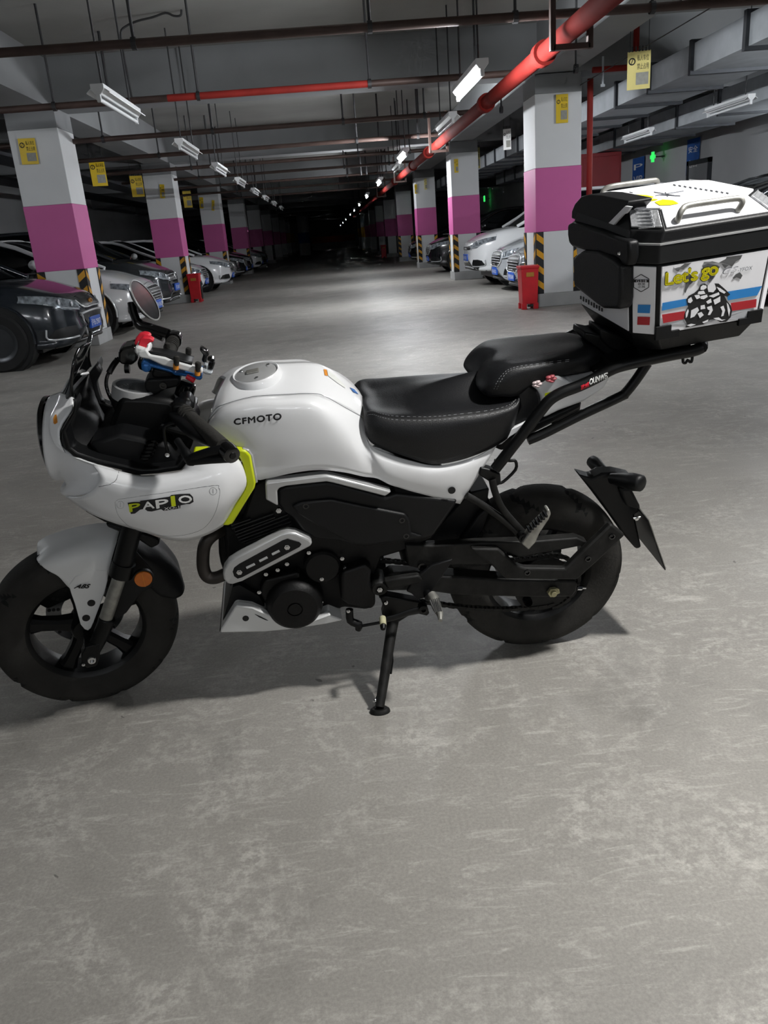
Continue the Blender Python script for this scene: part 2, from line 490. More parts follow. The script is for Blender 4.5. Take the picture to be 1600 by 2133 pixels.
# loose droppers: thin conduits hanging from the slab
def dropper(pts, r, lab, nm='conduit'):
    o = mk(nm, tube(pts, r, 8), M_rod, smooth=40)
    return tag(o, lab, 'conduit', 'conduits hanging from the slab')
a = on_z(205, 65, ZC - .02)
_t = on_z(205, 65, ZC); dropper([_t, on_y(228, 205, _t.y)], .016, 'straight dark dropper holding the nearest unlit tube lamp on the left')
q = [on_y(x, y_, on_z(378, 20, ZC).y) for x, y_ in ((378, 20), (376, 32), (362, 33), (345, 27), (318, 36), (286, 44), (262, 55), (252, 68), (256, 105), (272, 190), (280, 232))]
dropper(spline(q, 4), .011, 'hooked black cable swan-necking down beside the nearest left lamp')
q = [on_y(x, y_, on_z(526, 258, ZC).y) for x, y_ in ((526, 248), (505, 250), (470, 253), (449, 258), (447, 270), (452, 310), (457, 345))]
dropper(q, .012, 'thin bent conduit above the second left lamp')
q = [on_y(x, y_, on_z(752, 240, ZC).y) for x, y_ in ((752, 233), (765, 236), (795, 230), (822, 228), (824, 250), (828, 305))]
dropper(q, .012, 'thin wavy conduit dropping near the middle of the aisle')
for i, (x, y0, x2, y2, yy) in enumerate(((425, 240, 434, 345, 13.), (783, 195, 792, 290, 13.2), (822, 210, 830, 300, 13.6), (868, 178, 874, 280, 12.6), (748, 310, 752, 365, 20), (760, 310, 764, 364, 20.5),
                                      (487, 330, 492, 370, 20), (500, 330, 508, 378, 21), (512, 335, 519, 380, 21.5), (528, 345, 533, 388, 23))):
    _t = on_z(x, y0, ZC) if yy < 15 else Vector((on_y(x, y0, yy).x, yy, ZC)); _e = on_y(x2, y2, _t.y)
    dropper([_t, Vector((_t.x, _t.y, _e.z))], .016 if yy < 15 else .02,
            ('thin vertical rod hanging from the slab, %s from the left' if yy < 15 else 'far vertical rod in the dark, %s from the left') % ['first', 'second', 'third', 'fourth', 'fifth', 'sixth', 'first', 'second', 'third', 'fourth'][i if yy < 15 else (i - 4 if i >= 6 and False else i)])
# the main red fire pipe along the right of the aisle
t = thing('fire_main_pipe', 'thick red fire main running along the aisle under the ceiling', 'pipe', T(1.92, 0, 2.45))
f = Frame(WM[t])
mk('pipe_run', cyl((0, 2.0, 0), (0, 60, 0),   .072, n=20), M_red2, t, f, smooth=40)
for y in (7.35, 9.9, 15.4, 18.2, 23., 30.):
    mk('coupling', lathe([(.072, -.06), (.098, -.06), (.098, .06), (.072, .06)], 20, (0, y, 0), 'y', True), M_red2, t, f, smooth=40)
for y in (6.55, 14.0, 21.4, 28.9):
    g = G().add(box2((-.14, y - .025, -.13), (.14, y + .025, -.09)))
    for s in (-1, 1): g.add(box2((s * .14 - .02, y - .025, -.13), (s * .14 + .02, y + .025, ZB - 2.45)))
    mk('pipe_cradle', g, M_pipe, t, f, bev=.004)
# red riser and right branch
o = mk('riser_pipe', tube([(3.63, 11.5, .0), (3.63, 11.5, 2.86)], .04, 12), M_red, smooth=40); tag(o, 'red vertical standpipe beside the nearest right column', 'pipe')
q = [(3.5, 11.0, 2.88), (4.05, 11.0, 2.88), (4.05, 11.0, 3.46)]
o = mk('branch_pipe', tube(spline(q, 1), .035, 12), M_red, smooth=40); tag(o, 'thin red branch pipe bending up behind the hanging cream notice', 'pipe')

# ---- lamps
def lamp(x, y, z, lit, lab, power=None, hang=True, along=True):
    t = thing('tube_lamp', lab, 'lamp', T(x, y, z, 0 if along else PI / 2), 'lit tube lamps' if lit else 'unlit tube lamps'); f = Frame(WM[t])
    g = G().add(slab([(-.05, 0, .075), (.05, 0, .075), (.05, 0, .035), (.02, 0, .0), (-.02, 0, .0), (-.05, 0, .035)], -.62, .62))
    mk('batten', g, M_lampw, t, f, bev=.004)
    for s in (-1, 1):
        if lit:
            mk('lampholder', box((0, s * .605, -.02), (.03, .03, .06)), M_lampw, t, f, bev=.003); continue
        g = G().add(([(s * .05, -.61, .04), (s * .085, -.61, .01), (s * .085, .61, .01), (s * .05, .61, .04), (s * .05, -.61, .046), (s * .087, -.61, .016), (s * .087, .61, .016), (s * .05, .61, .046)],
                     [(0, 1, 2, 3), (7, 6, 5, 4), (0, 4, 5, 1), (1, 5, 6, 2), (2, 6, 7, 3), (3, 7, 4, 0)]))
        mk('reflector_wing', g, M_lampw, t, f)
        mk('lampholder', box((0, s * .605, -.02), (.03, .03, .06)), M_lampw, t, f, bev=.003)
    m = M_tube_off
    if lit:                                                # the tube itself gives the light: watts -> radiance of its surface
        w_ = power if power else LAMP_W
        m = mat('fluorescent_glass_lit_%d' % round(w_), (.94, .97, 1.0), .3, emit=w_ / (PI * 2 * PI * .016 * 1.18))
        if y > 30: m.cycles.emission_sampling = 'NONE'
    mk('fluorescent_tube', cyl((0, -.59, -.03), (0, .59, -.03), .016, n=10), m, t, f, smooth=40)
    if hang:
        for s in (-1, 1): mk('hanger', cyl((0, s * .45, .07), (0, s * .45, ZC - z), .008, n=8), M_rod, t, f)
    return t
LZ = 2.28
t = thing('bulkhead_lamp', 'round lit bulkhead lamp hung beside the motorcycle above the frame', 'lamp', T(1.44, 1.20, 2.42)); f = Frame(WM[t])
mk('lamp_body', lathe([(0, .05), (.12, .05), (.13, .03), (.13, 0), (.11, -.01)], 32, (0, 0, 0), 'z'), M_lampw, t, f, smooth=40)
mk('diffuser', lathe([(.11, -.008), (.09, -.012), (0, -.014)], 32, (0, 0, 0), 'z'), M_tube_on, t, f, smooth=40)
mk('hanger', cyl((0, 0, .05), (0, 0, ZC - 2.42), .01, n=8), M_rod, t, f)
d = bpy.data.lights.new('bulkhead_light', 'AREA'); d.shape = 'DISK'; d.size = .2; d.energy = NEAR_W; d.color = (1.0, .985, .955); d.spread = PI
o = bpy.data.objects.new('bulkhead_light', d); C.objects.link(o); o.parent = t; o.location = (0, 0, -.03)
lamp(1.30, 7.42, LZ, True, 'nearest bright lit tube lamp hanging in view under the red fire main', LAMP_W * 1.5)
for i, (y, p) in enumerate(((13.75, 2.0), (19.9, 1.3), (26.2, .6), (32.6, .2), (39., .07), (46, .07), (58, .07), (70, .1), (84, .3))):
    lamp(1.30, y, LZ, True, 'lit tube lamp in the right lamp row, %s beyond the nearest bright one' % ORD[i].replace('nearest', 'first'), LAMP_W * p)
lamp(1.55, 10.6, LZ + .05, False, 'unlit white tube lamp between the two nearest bright lamps')
lamp(1.45, 16.8, LZ + .05, False, 'unlit grey tube lamp under the red fire main further off')
for i, y in enumerate((1.15, 7.35, 10.75, 13.8, 16.9, 20.2, 23.5, 27., 31)):
    if i == 0: continue
    lamp(-1.62, y, LZ, False, 'unlit white tube lamp in the left lamp row, %s from the camera' % ORD[i - 1].replace('nearest', 'first'))
lamp(5.55, 11.55, 2.40, False, 'unlit tube lamp over the right parking bays below the duct')
lamp(5.50, 14.75, 2.40, False, 'further unlit tube lamp over the right parking bays')
lamp(-5.75, 6.0, 2.45, True, 'added fill tube lamp over the left parking bays, out of view', LAMP_W * .8, along=False)  # added unseen lamp, fills the left columns with light
lamp(5.80, 8.0, 2.35, True, 'added fill tube lamp over the right parking bays, out of view', LAMP_W * 1.1, along=False)  # put in out of view to brighten the right columns' front faces
lamp(7.95, 13.0, 2.40, True, 'added fill tube lamp close to the right wall, out of view', LAMP_W * .9)  # unseen lamp added only to light the right wall
lamp(-1.9, -3.2, 2.4, True, 'added fill tube lamp behind the camera on the left', LAMP_W * BACK_FILL_K, along=False)  # added fill, brightens surfaces turned to the camera
lamp(0.2, -4.2, 2.4, True, 'added fill tube lamp behind the camera over the aisle', LAMP_W * BACK_FILL_K, along=False)  # added fill for the near side of motorcycle and case
lamp(2.2, -3.4, 2.4, True, 'added fill tube lamp behind the camera on the right', LAMP_W * BACK_FILL_K, along=False)  # added fill as well, from the right

# ---- air ducts over the right bays
def duct(x0, x1, z0, z1, y0, y1, step, lab):
    t = thing('air_duct', lab, 'duct', T((x0 + x1) / 2, y0, z0)); f = Frame(WM[t]); hw = (x1 - x0) / 2; h = z1 - z0; y = 0
    while y < y1 - y0 - .1:
        mk('duct_length', box2((-hw, y + .03, 0), (hw, y + step - .03, h)), M_galv, t, f, bev=.004)
        mk('flange', box2((-hw - .035, y - .03, -.035), (hw + .035, y + .03, h + .035)), M_flan, t, f)
        y += step
    return t
duct(4.2, 5.1, 2.58, 2.86, 6.0, 34., 1.22, 'grey sheet metal air duct running along the right bays')
duct(6.3, 7.3, 2.52, 2.86, 7.0, 30., 1.6, 'wide flat air duct near the right wall')
for j, z in enumerate((2.66, 2.80)):
    o = mk('cable_tray', box2((-5.2, 4, z), (-4.7, 40, z + .05)) if j == 0 else box2((-7.2, 4, z), (-6.6, 40, z + .06)), M_flan)
    tag(o, ('dark cable tray along the left bays nearer the aisle', 'dark cable tray along the left bays nearer the wall')[j], 'cable tray')

# ---- notices
def notice(M, w, h, m, lab, grp, block=True, torn=0):
    """a printed sheet in the local xz plane, facing -y"""
    t = thing('notice', lab, 'notice', M, grp); f = Frame(M)
    mk('sheet', box2((-w / 2, 0, -h), (w / 2, .006, 0)), m, t, f, bev=.001)
    y = -.002
    g = G()
    g.add(lathe([(.10 * w, y), (.15 * w, y)], 20, (-w * .30, 0, -h * .26), 'y'))
    g.add(([(-w * .36, y, -h * .33), (-w * .34, y, -h * .35), (-w * .24, y, -h * .19), (-w * .26, y, -h * .17)], [(0, 1, 2, 3)]))
    mk('round_symbol', g, M_ink, t, f)
    mk('lettering', text_on('私人车位', (-w * .08, y, -h * .26), (w * .5, 0, 0), (0, 0, h * .16)), M_ink, t, f)
    mk('lettering', text_on('禁止占用', (-w * .08, y, -h * .48), (w * .5, 0, 0), (0, 0, h * .16)), M_ink, t, f)
    if block: mk('printed_block', box2((-w * .12, y - .001, -h * .88), (w * .42, 0, -h * .56)), M_inkg, t, f)
    return t
yn = CY0 - .06 - .012
def at_face(px, py, y): return on_y(px, py, y)
def face_notice(px, py, y, w, h, tilt, lab, m=M_sign_y, yaw=0):
    p = at_face(px, py, y - .03)
    return notice(Matrix.Translation(p) @ Matrix.Rotation(yaw, 4, 'Z') @ Matrix.Rotation(tilt, 4, 'Y'), w, h, m, lab, 'yellow parking notices')
face_notice(54, 288, CY0 - .06, .21, .30, .03, 'yellow parking notice stuck high on the nearest left column')
face_notice(1171, 196, CY0 + .1, .16, .34, 0, 'yellow parking notice stuck high on the nearest right column')
face_notice(337, 384, CY0 - .06 + CDY, .10, .28, .1, 'torn yellow notice on the second left column')
face_notice(950, 331, CY0 + .1 + CDY, .09, .28, 0, 'narrow yellow notice on the second right column')
face_notice(419, 411, CY0 - .06 + CDY * 2, .12, .32, .1, 'faded yellow notice at the left edge of the third left column')
face_notice(444, 417, CY0 - .06 + CDY * 2, .08, .30, .15, 'faded yellow notice at the middle of the third left column')
face_notice(866, 384, CY0 + .1 + CDY * 2, .08, .27, 0, 'narrow faded notice at the left of the third right column')
face_notice(886, 372, CY0 + .1 + CDY * 2, .08, .32, 0, 'pale notice at the right of the third right column', M_sign_c)
# notices hanging from a wire along the bays
def hang_notice(x, px, py, w, h, lab, m, yaw):
    p = on_x(px, py, x)
    t = notice(Matrix.Translation(p) @ Matrix.Rotation(yaw, 4, 'Z'), w, h, m, lab, 'notices hung from wires')
    f = Frame(WM[t])
    for s_ in (-1, 1): mk('hanging_wire', cyl((s_ * w * .4, 0, 0), (s_ * w * .4, 0, ZC - p.z), .003, n=6), M_rod, t, f)
    for i in range(7): mk('binding_ring', box((-w / 2 + w * (i + .5) / 7, 0, .02), (.012, .012, .05)), M_rod, t, f)
hang_notice(3.42, 1332, 106, .235, .36, 'cream notice board hung from the wire in front of the duct', M_sign_c, -.25)
hang_notice(3.5, 1056, 268, .15, .36, 'small white notice hung from the wire before the second right column', M_white_print, -.5)
hang_notice(3.5, 992, 307, .16, .44, 'cream notice hung beside the second right column', M_sign_c, -.4)
hang_notice(-3.95, 200, 334, .26, .42, 'yellow notice hung between the two nearest left columns, left one', M_sign_y, .35)
hang_notice(-4.0, 282, 366, .26, .42, 'yellow notice hung between the two nearest left columns, right one', M_sign_y, .35)
hang_notice(-4.0, 388, 398, .24, .45, 'yellow notice hung just beyond the second left column', M_sign_y, .35)
w0, w1 = on_x(1208, 178, 3.44), on_x(1500, 5, 3.40)
o = mk('suspension_wire', cyl(w0, w1, .005, n=6), M_rod); tag(o, 'thin grey wire carrying the hanging cream notice', 'wire')
o = mk('wire_bracket', G().add(cyl((3.45, 10.45, 2.62), (3.45, 10.45, ZB), .012, n=8)).add(box((3.45, 10.45, 2.62), (.05, .02, .03))), M_galv); tag(o, 'small grey bracket holding the suspension wire', 'bracket')

# ---- litter bins
def bin_(x, y, w, d, h, lab, rz=0):
    t = thing('litter_bin', lab, 'bin', T(x, y, 0, rz), 'red litter bins'); f = Frame(WM[t]); a, b = w / 2, d / 2
    z0 = .07
    prof = [(-a * .88, -b * .88, z0), (a * .88, -b * .88, z0), (a * .88, b * .88, z0), (-a * .88, b * .88, z0), (-a, -b, h * .94), (a, -b, h * .94), (a, b, h * .94), (-a, b, h * .94)]
    mk('body', (prof, [(3, 2, 1, 0), (4, 5, 6, 7), (0, 1, 5, 4), (1, 2, 6, 5), (2, 3, 7, 6), (3, 0, 4, 7)]), M_bin, t, f, bev=.01)
    mk('lid', box2((-a - .012, -b - .012, h * .93), (a + .012, b + .012, h)), M_bin, t, f, bev=.012)
    for sx in (-1, 1):
        for sy in (-1, 1): mk('foot', box((sx * a * .68, sy * b * .7, .04), (.07, .06, .08)), M_bin, t, f, bev=.006)
    mk('pedal', box((0, -b * .95, .05), (.07, .05, .03)), M_dark, t, f)
    mk('label_plate', box((0, -b - .002, h * .8), (w * .45, .008, .06)), M_binl, t, f, bev=.004)
    mk('back_strip', box((a * .97, b * .2, h * .4), (.02, d * .6, h * .6)), M_dark, t, f)
bin_(2.70, 11.25, .24, .26, .58, 'red pedal bin standing beside the nearest right column')
bin_(-3.10, CY0 + CDY - .10, .26, .28, .62, 'red pedal bin standing beside the second left column')
bin_(2.66, CY0 + CDY * 4 - .3, .26, .28, .62, 'small dark red bin far off beside a right column')

# ---- things at the right wall
t = thing('hydrant_cabinet', 'tall red hydrant cabinet behind the nearest right column', 'cabinet', T(6.34, 19.2)); f = Frame(WM[t])
mk('body', box2((-.46, 0, 0), (.46, .4, 2.5)), M_cab, t, f, bev=.008)
mk('door', box2((-.42, -.02, .1), (.42, .0, 2.42)), M_cab, t, f, bev=.006); mk('handle', box((.28, -.03, 1.1), (.03, .03, .16)), M_dark, t, f)
d = struct(mk('door_1', box2((XR - .04, 18.6, 0), (XR, 19.6, 2.1)), M_door)); 
mk('door_frame', G().add(box2((XR - .06, 18.5, 0), (XR + .0, 18.6, 2.2))).add(box2((XR - .06, 19.6, 0), (XR, 19.7, 2.2))).add(box2((XR - .06, 18.5, 2.1), (XR, 19.7, 2.2))), M_flan, d)
p = on_x(1360, 327, XR - .3)
t = thing('exit_sign', 'small green glowing exit cross above the grey door', 'sign', Matrix.Translation(p)); f = Frame(WM[t])
mk('cross', G().add(box((0, 0, 0), (.05, .24, .08))).add(box((0, 0, 0), (.05, .09, .24))), M_green, t, f); mk('bracket', box((.16, 0, 0), (.28, .03, .03)), M_rod, t, f)
p = on_x(1009, 414, XR - .3)
t = thing('exit_sign', 'tiny green glowing exit light seen past the second right column', 'sign', Matrix.Translation(p)); f = Frame(WM[t])
mk('cross', G().add(box((0, 0, 0), (.05, .30, .3))), M_green, t, f, bev=.08); mk('bracket', box((.16, 0, 0), (.28, .03, .03)), M_rod, t, f)
def banner(px0, py0, px1, py1, lab, txt):
    a = on_x(px0, py0, XR - .03); b = on_x(px1, py1, XR - .03)
    t = thing('banner', lab, 'banner', Matrix.Translation((XR - .03, (a.y + b.y) / 2, b.z)), 'blue wall banners'); f = Frame(WM[t]); w = abs(a.y - b.y) / 2; h = a.z - b.z
    mk('cloth', box2((-.008, -w, 0), (.0, w, h)), M_blueb, t, f)
    mk('lettering', text_on(txt[0], (-.011, w * .75, h * .62), (0, -w * 1.5, 0), (0, 0, h * .18)), M_white_print, t, f)
    mk('lettering', text_on(txt[1], (-.011, w * .75, h * .2), (0, -w * 1.5, 0), (0, 0, h * .22)), M_white_print, t, f)
banner(1433, 292, 1455, 362, 'blue vertical banner on the right wall above the top box', ('安全', '出口'))
banner(1319, 331, 1341, 392, 'blue banner with white letters beside the red cabinet', ('P', 'VIP'))
# far end of the aisle
t = thing('far_hoarding', 'orange and white hoarding at the far end of the aisle', 'hoarding', T(.5, 92)); f = Frame(WM[t])
mk('white_board', box2((-2.4, 0, 0), (2.4, .15, .7)), M_colw, t, f); mk('orange_board', box2((-2.4, 0, .7), (2.4, .15, 1.35)), M_fog, t, f)
t = thing('far_pillar', 'white and blue round pillar far down the aisle', 'pillar', T(-1.95, 66)); f = Frame(WM[t])
mk('shaft', cyl((0, 0, 0), (0, 0, 3.2), .45, n=20), M_colw, t, f, smooth=40); mk('blue_band', cyl((0, 0, .9), (0, 0, 1.7), .455, n=20), M_blueb, t, f, smooth=40)
# ================================================================== parked cars
M_cglass = mat('car_window_glass', '0a0c0e', .06, spec=.6)
M_cchrome = mat('car_chrome', 'dfe2e5', .25, metal=.55, var=.03, vscale=10)
M_cblk = mat('car_black_trim', '0d0e10', .4, var=.15, vscale=20)
M_lampb = mat('headlamp_housing', '8d949b', .15, metal=.4, var=.7, vscale=18)
M_lampc = mat('headlamp_clear', 'dfe6ec', .08, metal=.6, var=.1, vscale=40)
M_tyrec = mat('car_tyre', '121213', .8, var=.2, vscale=10)
M_rim = mat('car_alloy_rim', '3c3e41', .35, metal=.5, var=.1, vscale=8)
M_plate = mat('blue_number_plate', '2456b8', .4, var=.05, vscale=20)
M_fogl = mat('fog_lamp_glass', 'aab0b6', .1, metal=.5, var=.2, vscale=30)
def paint(name, col, met=.0): return mat(name, col, .22, metal=met, coat=.8, var=.03, vscale=2)
P_dark = paint('dark_slate_car_paint', '20262d', .3)
P_white = paint('white_car_paint', 'e2e4e6')
P_silver = paint('silver_car_paint', 'b4b8bc', .4)
P_black = paint('black_car_paint', '0d0f12', .2)
P_grey = paint('graphite_car_paint', '2e3135', .3)

def car(nx, y, face, pm, lab, H=1.48, L=4.45, W=1.78, hood=.96, nose=.70, style='sedan', plate='A·0B8N7', zb=.20, detail=True):
    """nose tip at x = nx on the floor, centre line at y; face +1 looks to +x"""
    t = thing('parked_car', lab, 'car', T(nx, y, 0, 0 if face > 0 else PI), 'cars parked along the aisle'); f = Frame(WM[t]); hw = W / 2
    suv = style == 'suv'
    # stations from nose to tail: x, half width, bottom, top
    ST = [(.035, .30, zb + .20, nose - .17), (.015, .46, zb + .12, nose - .09), (-.05, .60, zb + .03, nose - .02), (-.16, .76, zb, nose + .05), (-.34, .85, zb - .01, nose + .12), (-.62, .92, zb, (nose + hood) / 2 + .07), (-.95, .955, zb + .01, hood - .02), (-1.2, .965, zb + .01, hood + .015),
          (-2.2, 1.0, zb, hood + .03), (-3.2, 1.0, zb, hood + .05), (-3.9, .96, zb + .03, hood + .06), (-L + .15, .86, zb + .1, hood + .03), (-L, .7, zb + .2, hood - .12)]
    cols = []
    for x, k, b, tp in ST:
        w = hw * k; h = tp - b
        cols.append([Vector((x, 0, tp + .035)), Vector((x - .0, -w * .45, tp + .028)), Vector((x - .005, -w * .80, tp - .002)), Vector((x - .015, -w * .94, tp - h * .14)), Vector((x - .02, -w * .985, tp - h * .34)), Vector((x - .01, -w, tp - h * .60)),
                     Vector((x, -w * .99, b + h * .18)), Vector((x - .02, -w * .93, b)), Vector((x - .04, 0, b))])
    g = G().add(smoothgrid(cols, 4, 4)); cap_ = spline(cols[0], 4); g.add((cap_, [tuple(range(len(cap_)))])); cap_ = spline(cols[-1], 4); g.add((cap_, [tuple(range(len(cap_)))])); g.mirror()
    body = mk('body', g, pm, t, f, smooth=55, weld=.002, recalc=True)
    nosec = [cols[0]]
    # greenhouse
    bz = hood + .02; cx = -1.0; rx0 = -1.95 if not suv else -1.75; rx1 = -3.3 if style == 'sedan' else -3.9; tx = -3.95 if style == 'sedan' else -4.25
    def ring(x, zt, wb, wt): return [Vector((x, 0, zt + .02)), Vector((x, -wt * .6, zt + .012)), Vector((x, -wt, zt - .03)), Vector((x, -(wt + wb) / 2 - .01, (zt + bz) / 2)), Vector((x, -wb, bz - .06))]
    wb, wt = hw * .90, hw * .66
    gs = [ring(cx + .1, bz - .02, wb * .86, wb * .7), ring(cx - .35, bz + (H - bz) * .42, wb * .96, wt * 1.16), ring(rx0, H - .03, wb, wt), ring((rx0 + rx1) / 2, H, wb, wt * 1.02), ring(rx1, H - .04, wb * .98, wt * .97), ring(tx, bz + .02, wb * .9, wt * .95)]
    gg = G().add(smoothgrid(gs, 4, 4)); gg.mirror()
    gh = mk('greenhouse', gg, M_cglass, t, f, smooth=60, weld=.002, recalc=True)
    rf = [[p + Vector((0, 0, .010)) for p in (r[0], r[1], r[2] + Vector((0, -.01, 0)))] for r in (ring(rx0 - .02, H - .03, wb, wt), ring((rx0 + rx1) / 2, H, wb, wt * 1.02), ring(rx1, H - .04, wb * .98, wt * .97))]
    g = G().add(smoothgrid(rf, 5, 3)); g.mirror(); mk('roof', g, pm, gh, f, smooth=60, weld=.002, solid=.012, recalc=True)
    for s in (1, -1):
        ml = lambda P: [Vector((p.x, p.y * s, p.z)) for p in P]
        mk('pillar', tube(ml([gs[0][3] + Vector((.02, -.02, -.01)), gs[1][2] + Vector((0, -.01, .01)), gs[2][2] + Vector((0, -.012, .01)), gs[3][2] + Vector((0, -.012, .01)), gs[4][2] + Vector((0, -.01, .01)), gs[5][3]]), .032, 8, smooth=3), pm, gh, f, smooth=50)
        mk('pillar', tube(ml([gs[3][2] + Vector((.05, -.01, 0)), gs[3][3] + Vector((.05, -.012, 0)), gs[3][4] + Vector((.05, 0, 0))]), .03, 8), M_cblk, gh, f, smooth=50)
        mk('waist_strip', tube(ml([Vector((cx - .1, -wb * .97, bz + .0)), Vector((-2.2, -wb - .01, bz + .005)), Vector((rx1, -wb * .98, bz + .02))]), .012, 6), M_cchrome, gh, f)
        mm = mk('door_mirror', G().add(lathe([(0, -.11), (.05, -.09), (.07, -.02), (.065, .05), (0, .06)], 14, (cx - .42, s * (hw + .06), bz + .12), 'y')), pm, t, f, smooth=60)
        mk('mirror_foot', box((cx - .40, s * (hw - .01), bz + .05), (.06, .16, .04)), M_cblk, mm, f, bev=.01)
        for wx in (-.80, -L + .85):
            c = (wx, s * (hw - .115), .32)
            w_ = mk('wheel', lathe([(.20, -.10), (.30, -.105), (.32, -.085), (.325, 0), (.32, .085), (.30, .105), (.20, .10)], 32, c, 'y'), M_tyrec, t, f, smooth=40)
            mk('rim', lathe([(.0, s * .07), (.06, s * .075), (.17, s * .06), (.20, s * .09), (.212, s * .10), (.2, s * .0)], 28, c, 'y'), M_rim, w_, f, smooth=30)
            for i in range(5):
                a = i * 2 * PI / 5; mk('rim_gap', cyl((wx + .125 * math.cos(a), c[1] + s * .062, .32 + .125 * math.sin(a)), (wx + .125 * math.cos(a), c[1] + s * .078, .32 + .125 * math.sin(a)), .04, n=10), M_cblk, w_, f)
            mk('wheel_arch', G().add(lathe([(.0, 0), (.375, 0), (.385, -s * .01), (.385, -s * .2)], 32, (wx, s * (hw * .975), .335), 'y')), M_cblk, t, f, smooth=40)
            mk('arch_lip', tube([Vector((wx + .392 * math.cos(q), s * (hw * .985), .335 + .392 * math.sin(q))) for q in [math.radians(-8 + 14 * i) for i in range(15)]], .014, 6), pm, t, f, smooth=50)
            c2 = (wx, s * (hw - .06), .32)
            mk('tyre_face', lathe([(.21, s * .055), (.30, s * .068), (.322, s * .045), (.325, -s * .02)], 32, c2, 'y'), M_tyrec, t, f, smooth=40)
            mk('rim_face', lathe([(.0, s * .045), (.05, s * .05), (.16, s * .038), (.195, s * .058), (.212, s * .06)], 28, c2, 'y'), M_rim, t, f, smooth=30)
    # details pressed onto the front from the nose direction
    bv = BVHTree.FromPolygons([v.co for v in body.data.vertices], [tuple(p.vertices) for p in body.data.polygons])
    def onto(yy, zz, lift=.006):
        h = bv.ray_cast(Vector((2, yy, zz)), Vector((-1, 0, 0)))
        if h[0] is None: return None
        n = h[1] if h[1].x > 0 else -h[1]
        return h[0] + n * lift
    def press(name, pts, m, parent=t, lift=.006, step=.05, rows=4):
        """quad region given by upper and lower rails of (y,z)"""
        up, lo = pts; n = 8; P = []
        def rail(R, u):
            k = u * (len(R) - 1); i = min(int(k), len(R) - 2); q = k - i; return (R[i][0] * (1 - q) + R[i + 1][0] * q, R[i][1] * (1 - q) + R[i + 1][1] * q)
        for i in range(n + 1):
            a, b = rail(up, i / n), rail(lo, i / n); col = []
            for j in range(rows + 1):
                p = onto(a[0] * (1 - j / rows) + b[0] * j / rows, a[1] * (1 - j / rows) + b[1] * j / rows, lift)
                if p is None: return None
                col.append(p)
            P.append(col)
        return mk(name, gridsurf(P), m, parent, f, smooth=60)
    def bar(name, pts, r, m, parent=t, lift=.006):
        q = [onto(a, b, lift) for a, b in pts]; q = [p for p in q if p is not None]
        if len(q) > 1: return mk(name, tube(q, r, 8, smooth=3), m, parent, f, smooth=50)
    n0 = nose
    for s in (1, -1):
        up = [(s * .36, n0 - .03), (s * .55, n0 + .03), (s * .74, n0 + .09)]; lo = [(s * .40, n0 - .12), (s * .58, n0 - .10), (s * .77, n0 + .02)]
        hl = press('headlight', (up, lo), M_lampb, lift=.010)
        if hl is not None:
            for a, b, r in ((.47, -.05, .035), (.60, -.02, .038)):
                p = onto(s * a, n0 + b + .005, .012)
                if p: mk('headlamp_bulb', lathe([(0, .012), (.02, .010), (r, .0)], 16, p, 'x'), M_lampc, hl, f, smooth=60)
            bar('daylight_strip', [(s * .42, n0 - .105), (s * .55, n0 - .085), (s * .70, n0 - .02)], .008, M_lampc, hl, .014)
        fg = press('fog_pocket', ([(s * .50, zb + .22), (s * .62, zb + .22), (s * .70, zb + .20)], [(s * .48, zb + .11), (s * .62, zb + .10), (s * .74, zb + .11)]), M_cblk, lift=.006)
        if fg is not None and style != 'plain': bar('fog_chrome', [(s * .50, zb + .10), (s * .62, zb + .09), (s * .73, zb + .105), (s * .735, zb + .21)], .012, M_cchrome, fg, .012)
    if style == 'hatch':
        gr = press('grille', ([(-.36, n0 - .17), (0, n0 - .155), (.36, n0 - .17)], [(-.25, zb + .10), (0, zb + .09), (.25, zb + .10)]), M_cblk, lift=.008)
        bar('grille_frame', [(-.20, zb + .085), (-.27, zb + .11), (-.38, n0 - .20), (-.37, n0 - .165), (0, n0 - .145), (.37, n0 - .165), (.38, n0 - .20), (.27, zb + .11), (.20, zb + .085), (0, zb + .08), (-.20, zb + .085)], .014, M_cchrome, gr, .012)
        press('upper_grille', ([(-.34, n0 - .03), (0, n0 + .0), (.34, n0 - .03)], [(-.30, n0 - .09), (0, n0 - .085), (.30, n0 - .09)]), M_cblk, gr, .006)
        bar('grille_chrome', [(-.38, n0 - .02), (-.30, n0 - .10), (0, n0 - .098), (.30, n0 - .10), (.38, n0 - .02)], .010, M_cchrome, gr, .012)
        p = onto(0, n0 - .05, .012); mk('badge', G().add(box((p.x, 0, p.z), (.02, .13, .03))).add(box((p.x, 0, p.z), (.02, .05, .055))), MATS['bin_brass_label'], gr, f, bev=.004)
        pz = zb + .21
    elif style == 'suv':
        gr = press('grille', ([(-.46, n0 - .02), (0, n0 + .02), (.46, n0 - .02)], [(-.42, n0 - .13), (0, n0 - .13), (.42, n0 - .13)]), M_cblk, lift=.008)
        for z in (-.03, -.075, -.12): bar('grille_bar', [(-.44, n0 + z - .01), (0, n0 + z + .005), (.44, n0 + z - .01)], .008, M_cchrome, gr, .012)
        p = onto(0, n0 - .06, .016); mk('badge', lathe([(.045, .0), (.055, .006), (.06, 0)], 24, p, 'x'), M_cchrome, gr, f)
        press('lower_skirt', ([(-.70, zb + .14), (0, zb + .16), (.70, zb + .14)], [(-.62, zb + .02), (0, zb + .04), (.62, zb + .02)]), M_cblk, lift=.010)
        bar('skirt_chrome', [(-.5, zb + .07), (0, zb + .08), (.5, zb + .07)], .012, M_cchrome, None or t, .016)
        pz = zb + .26
    else:
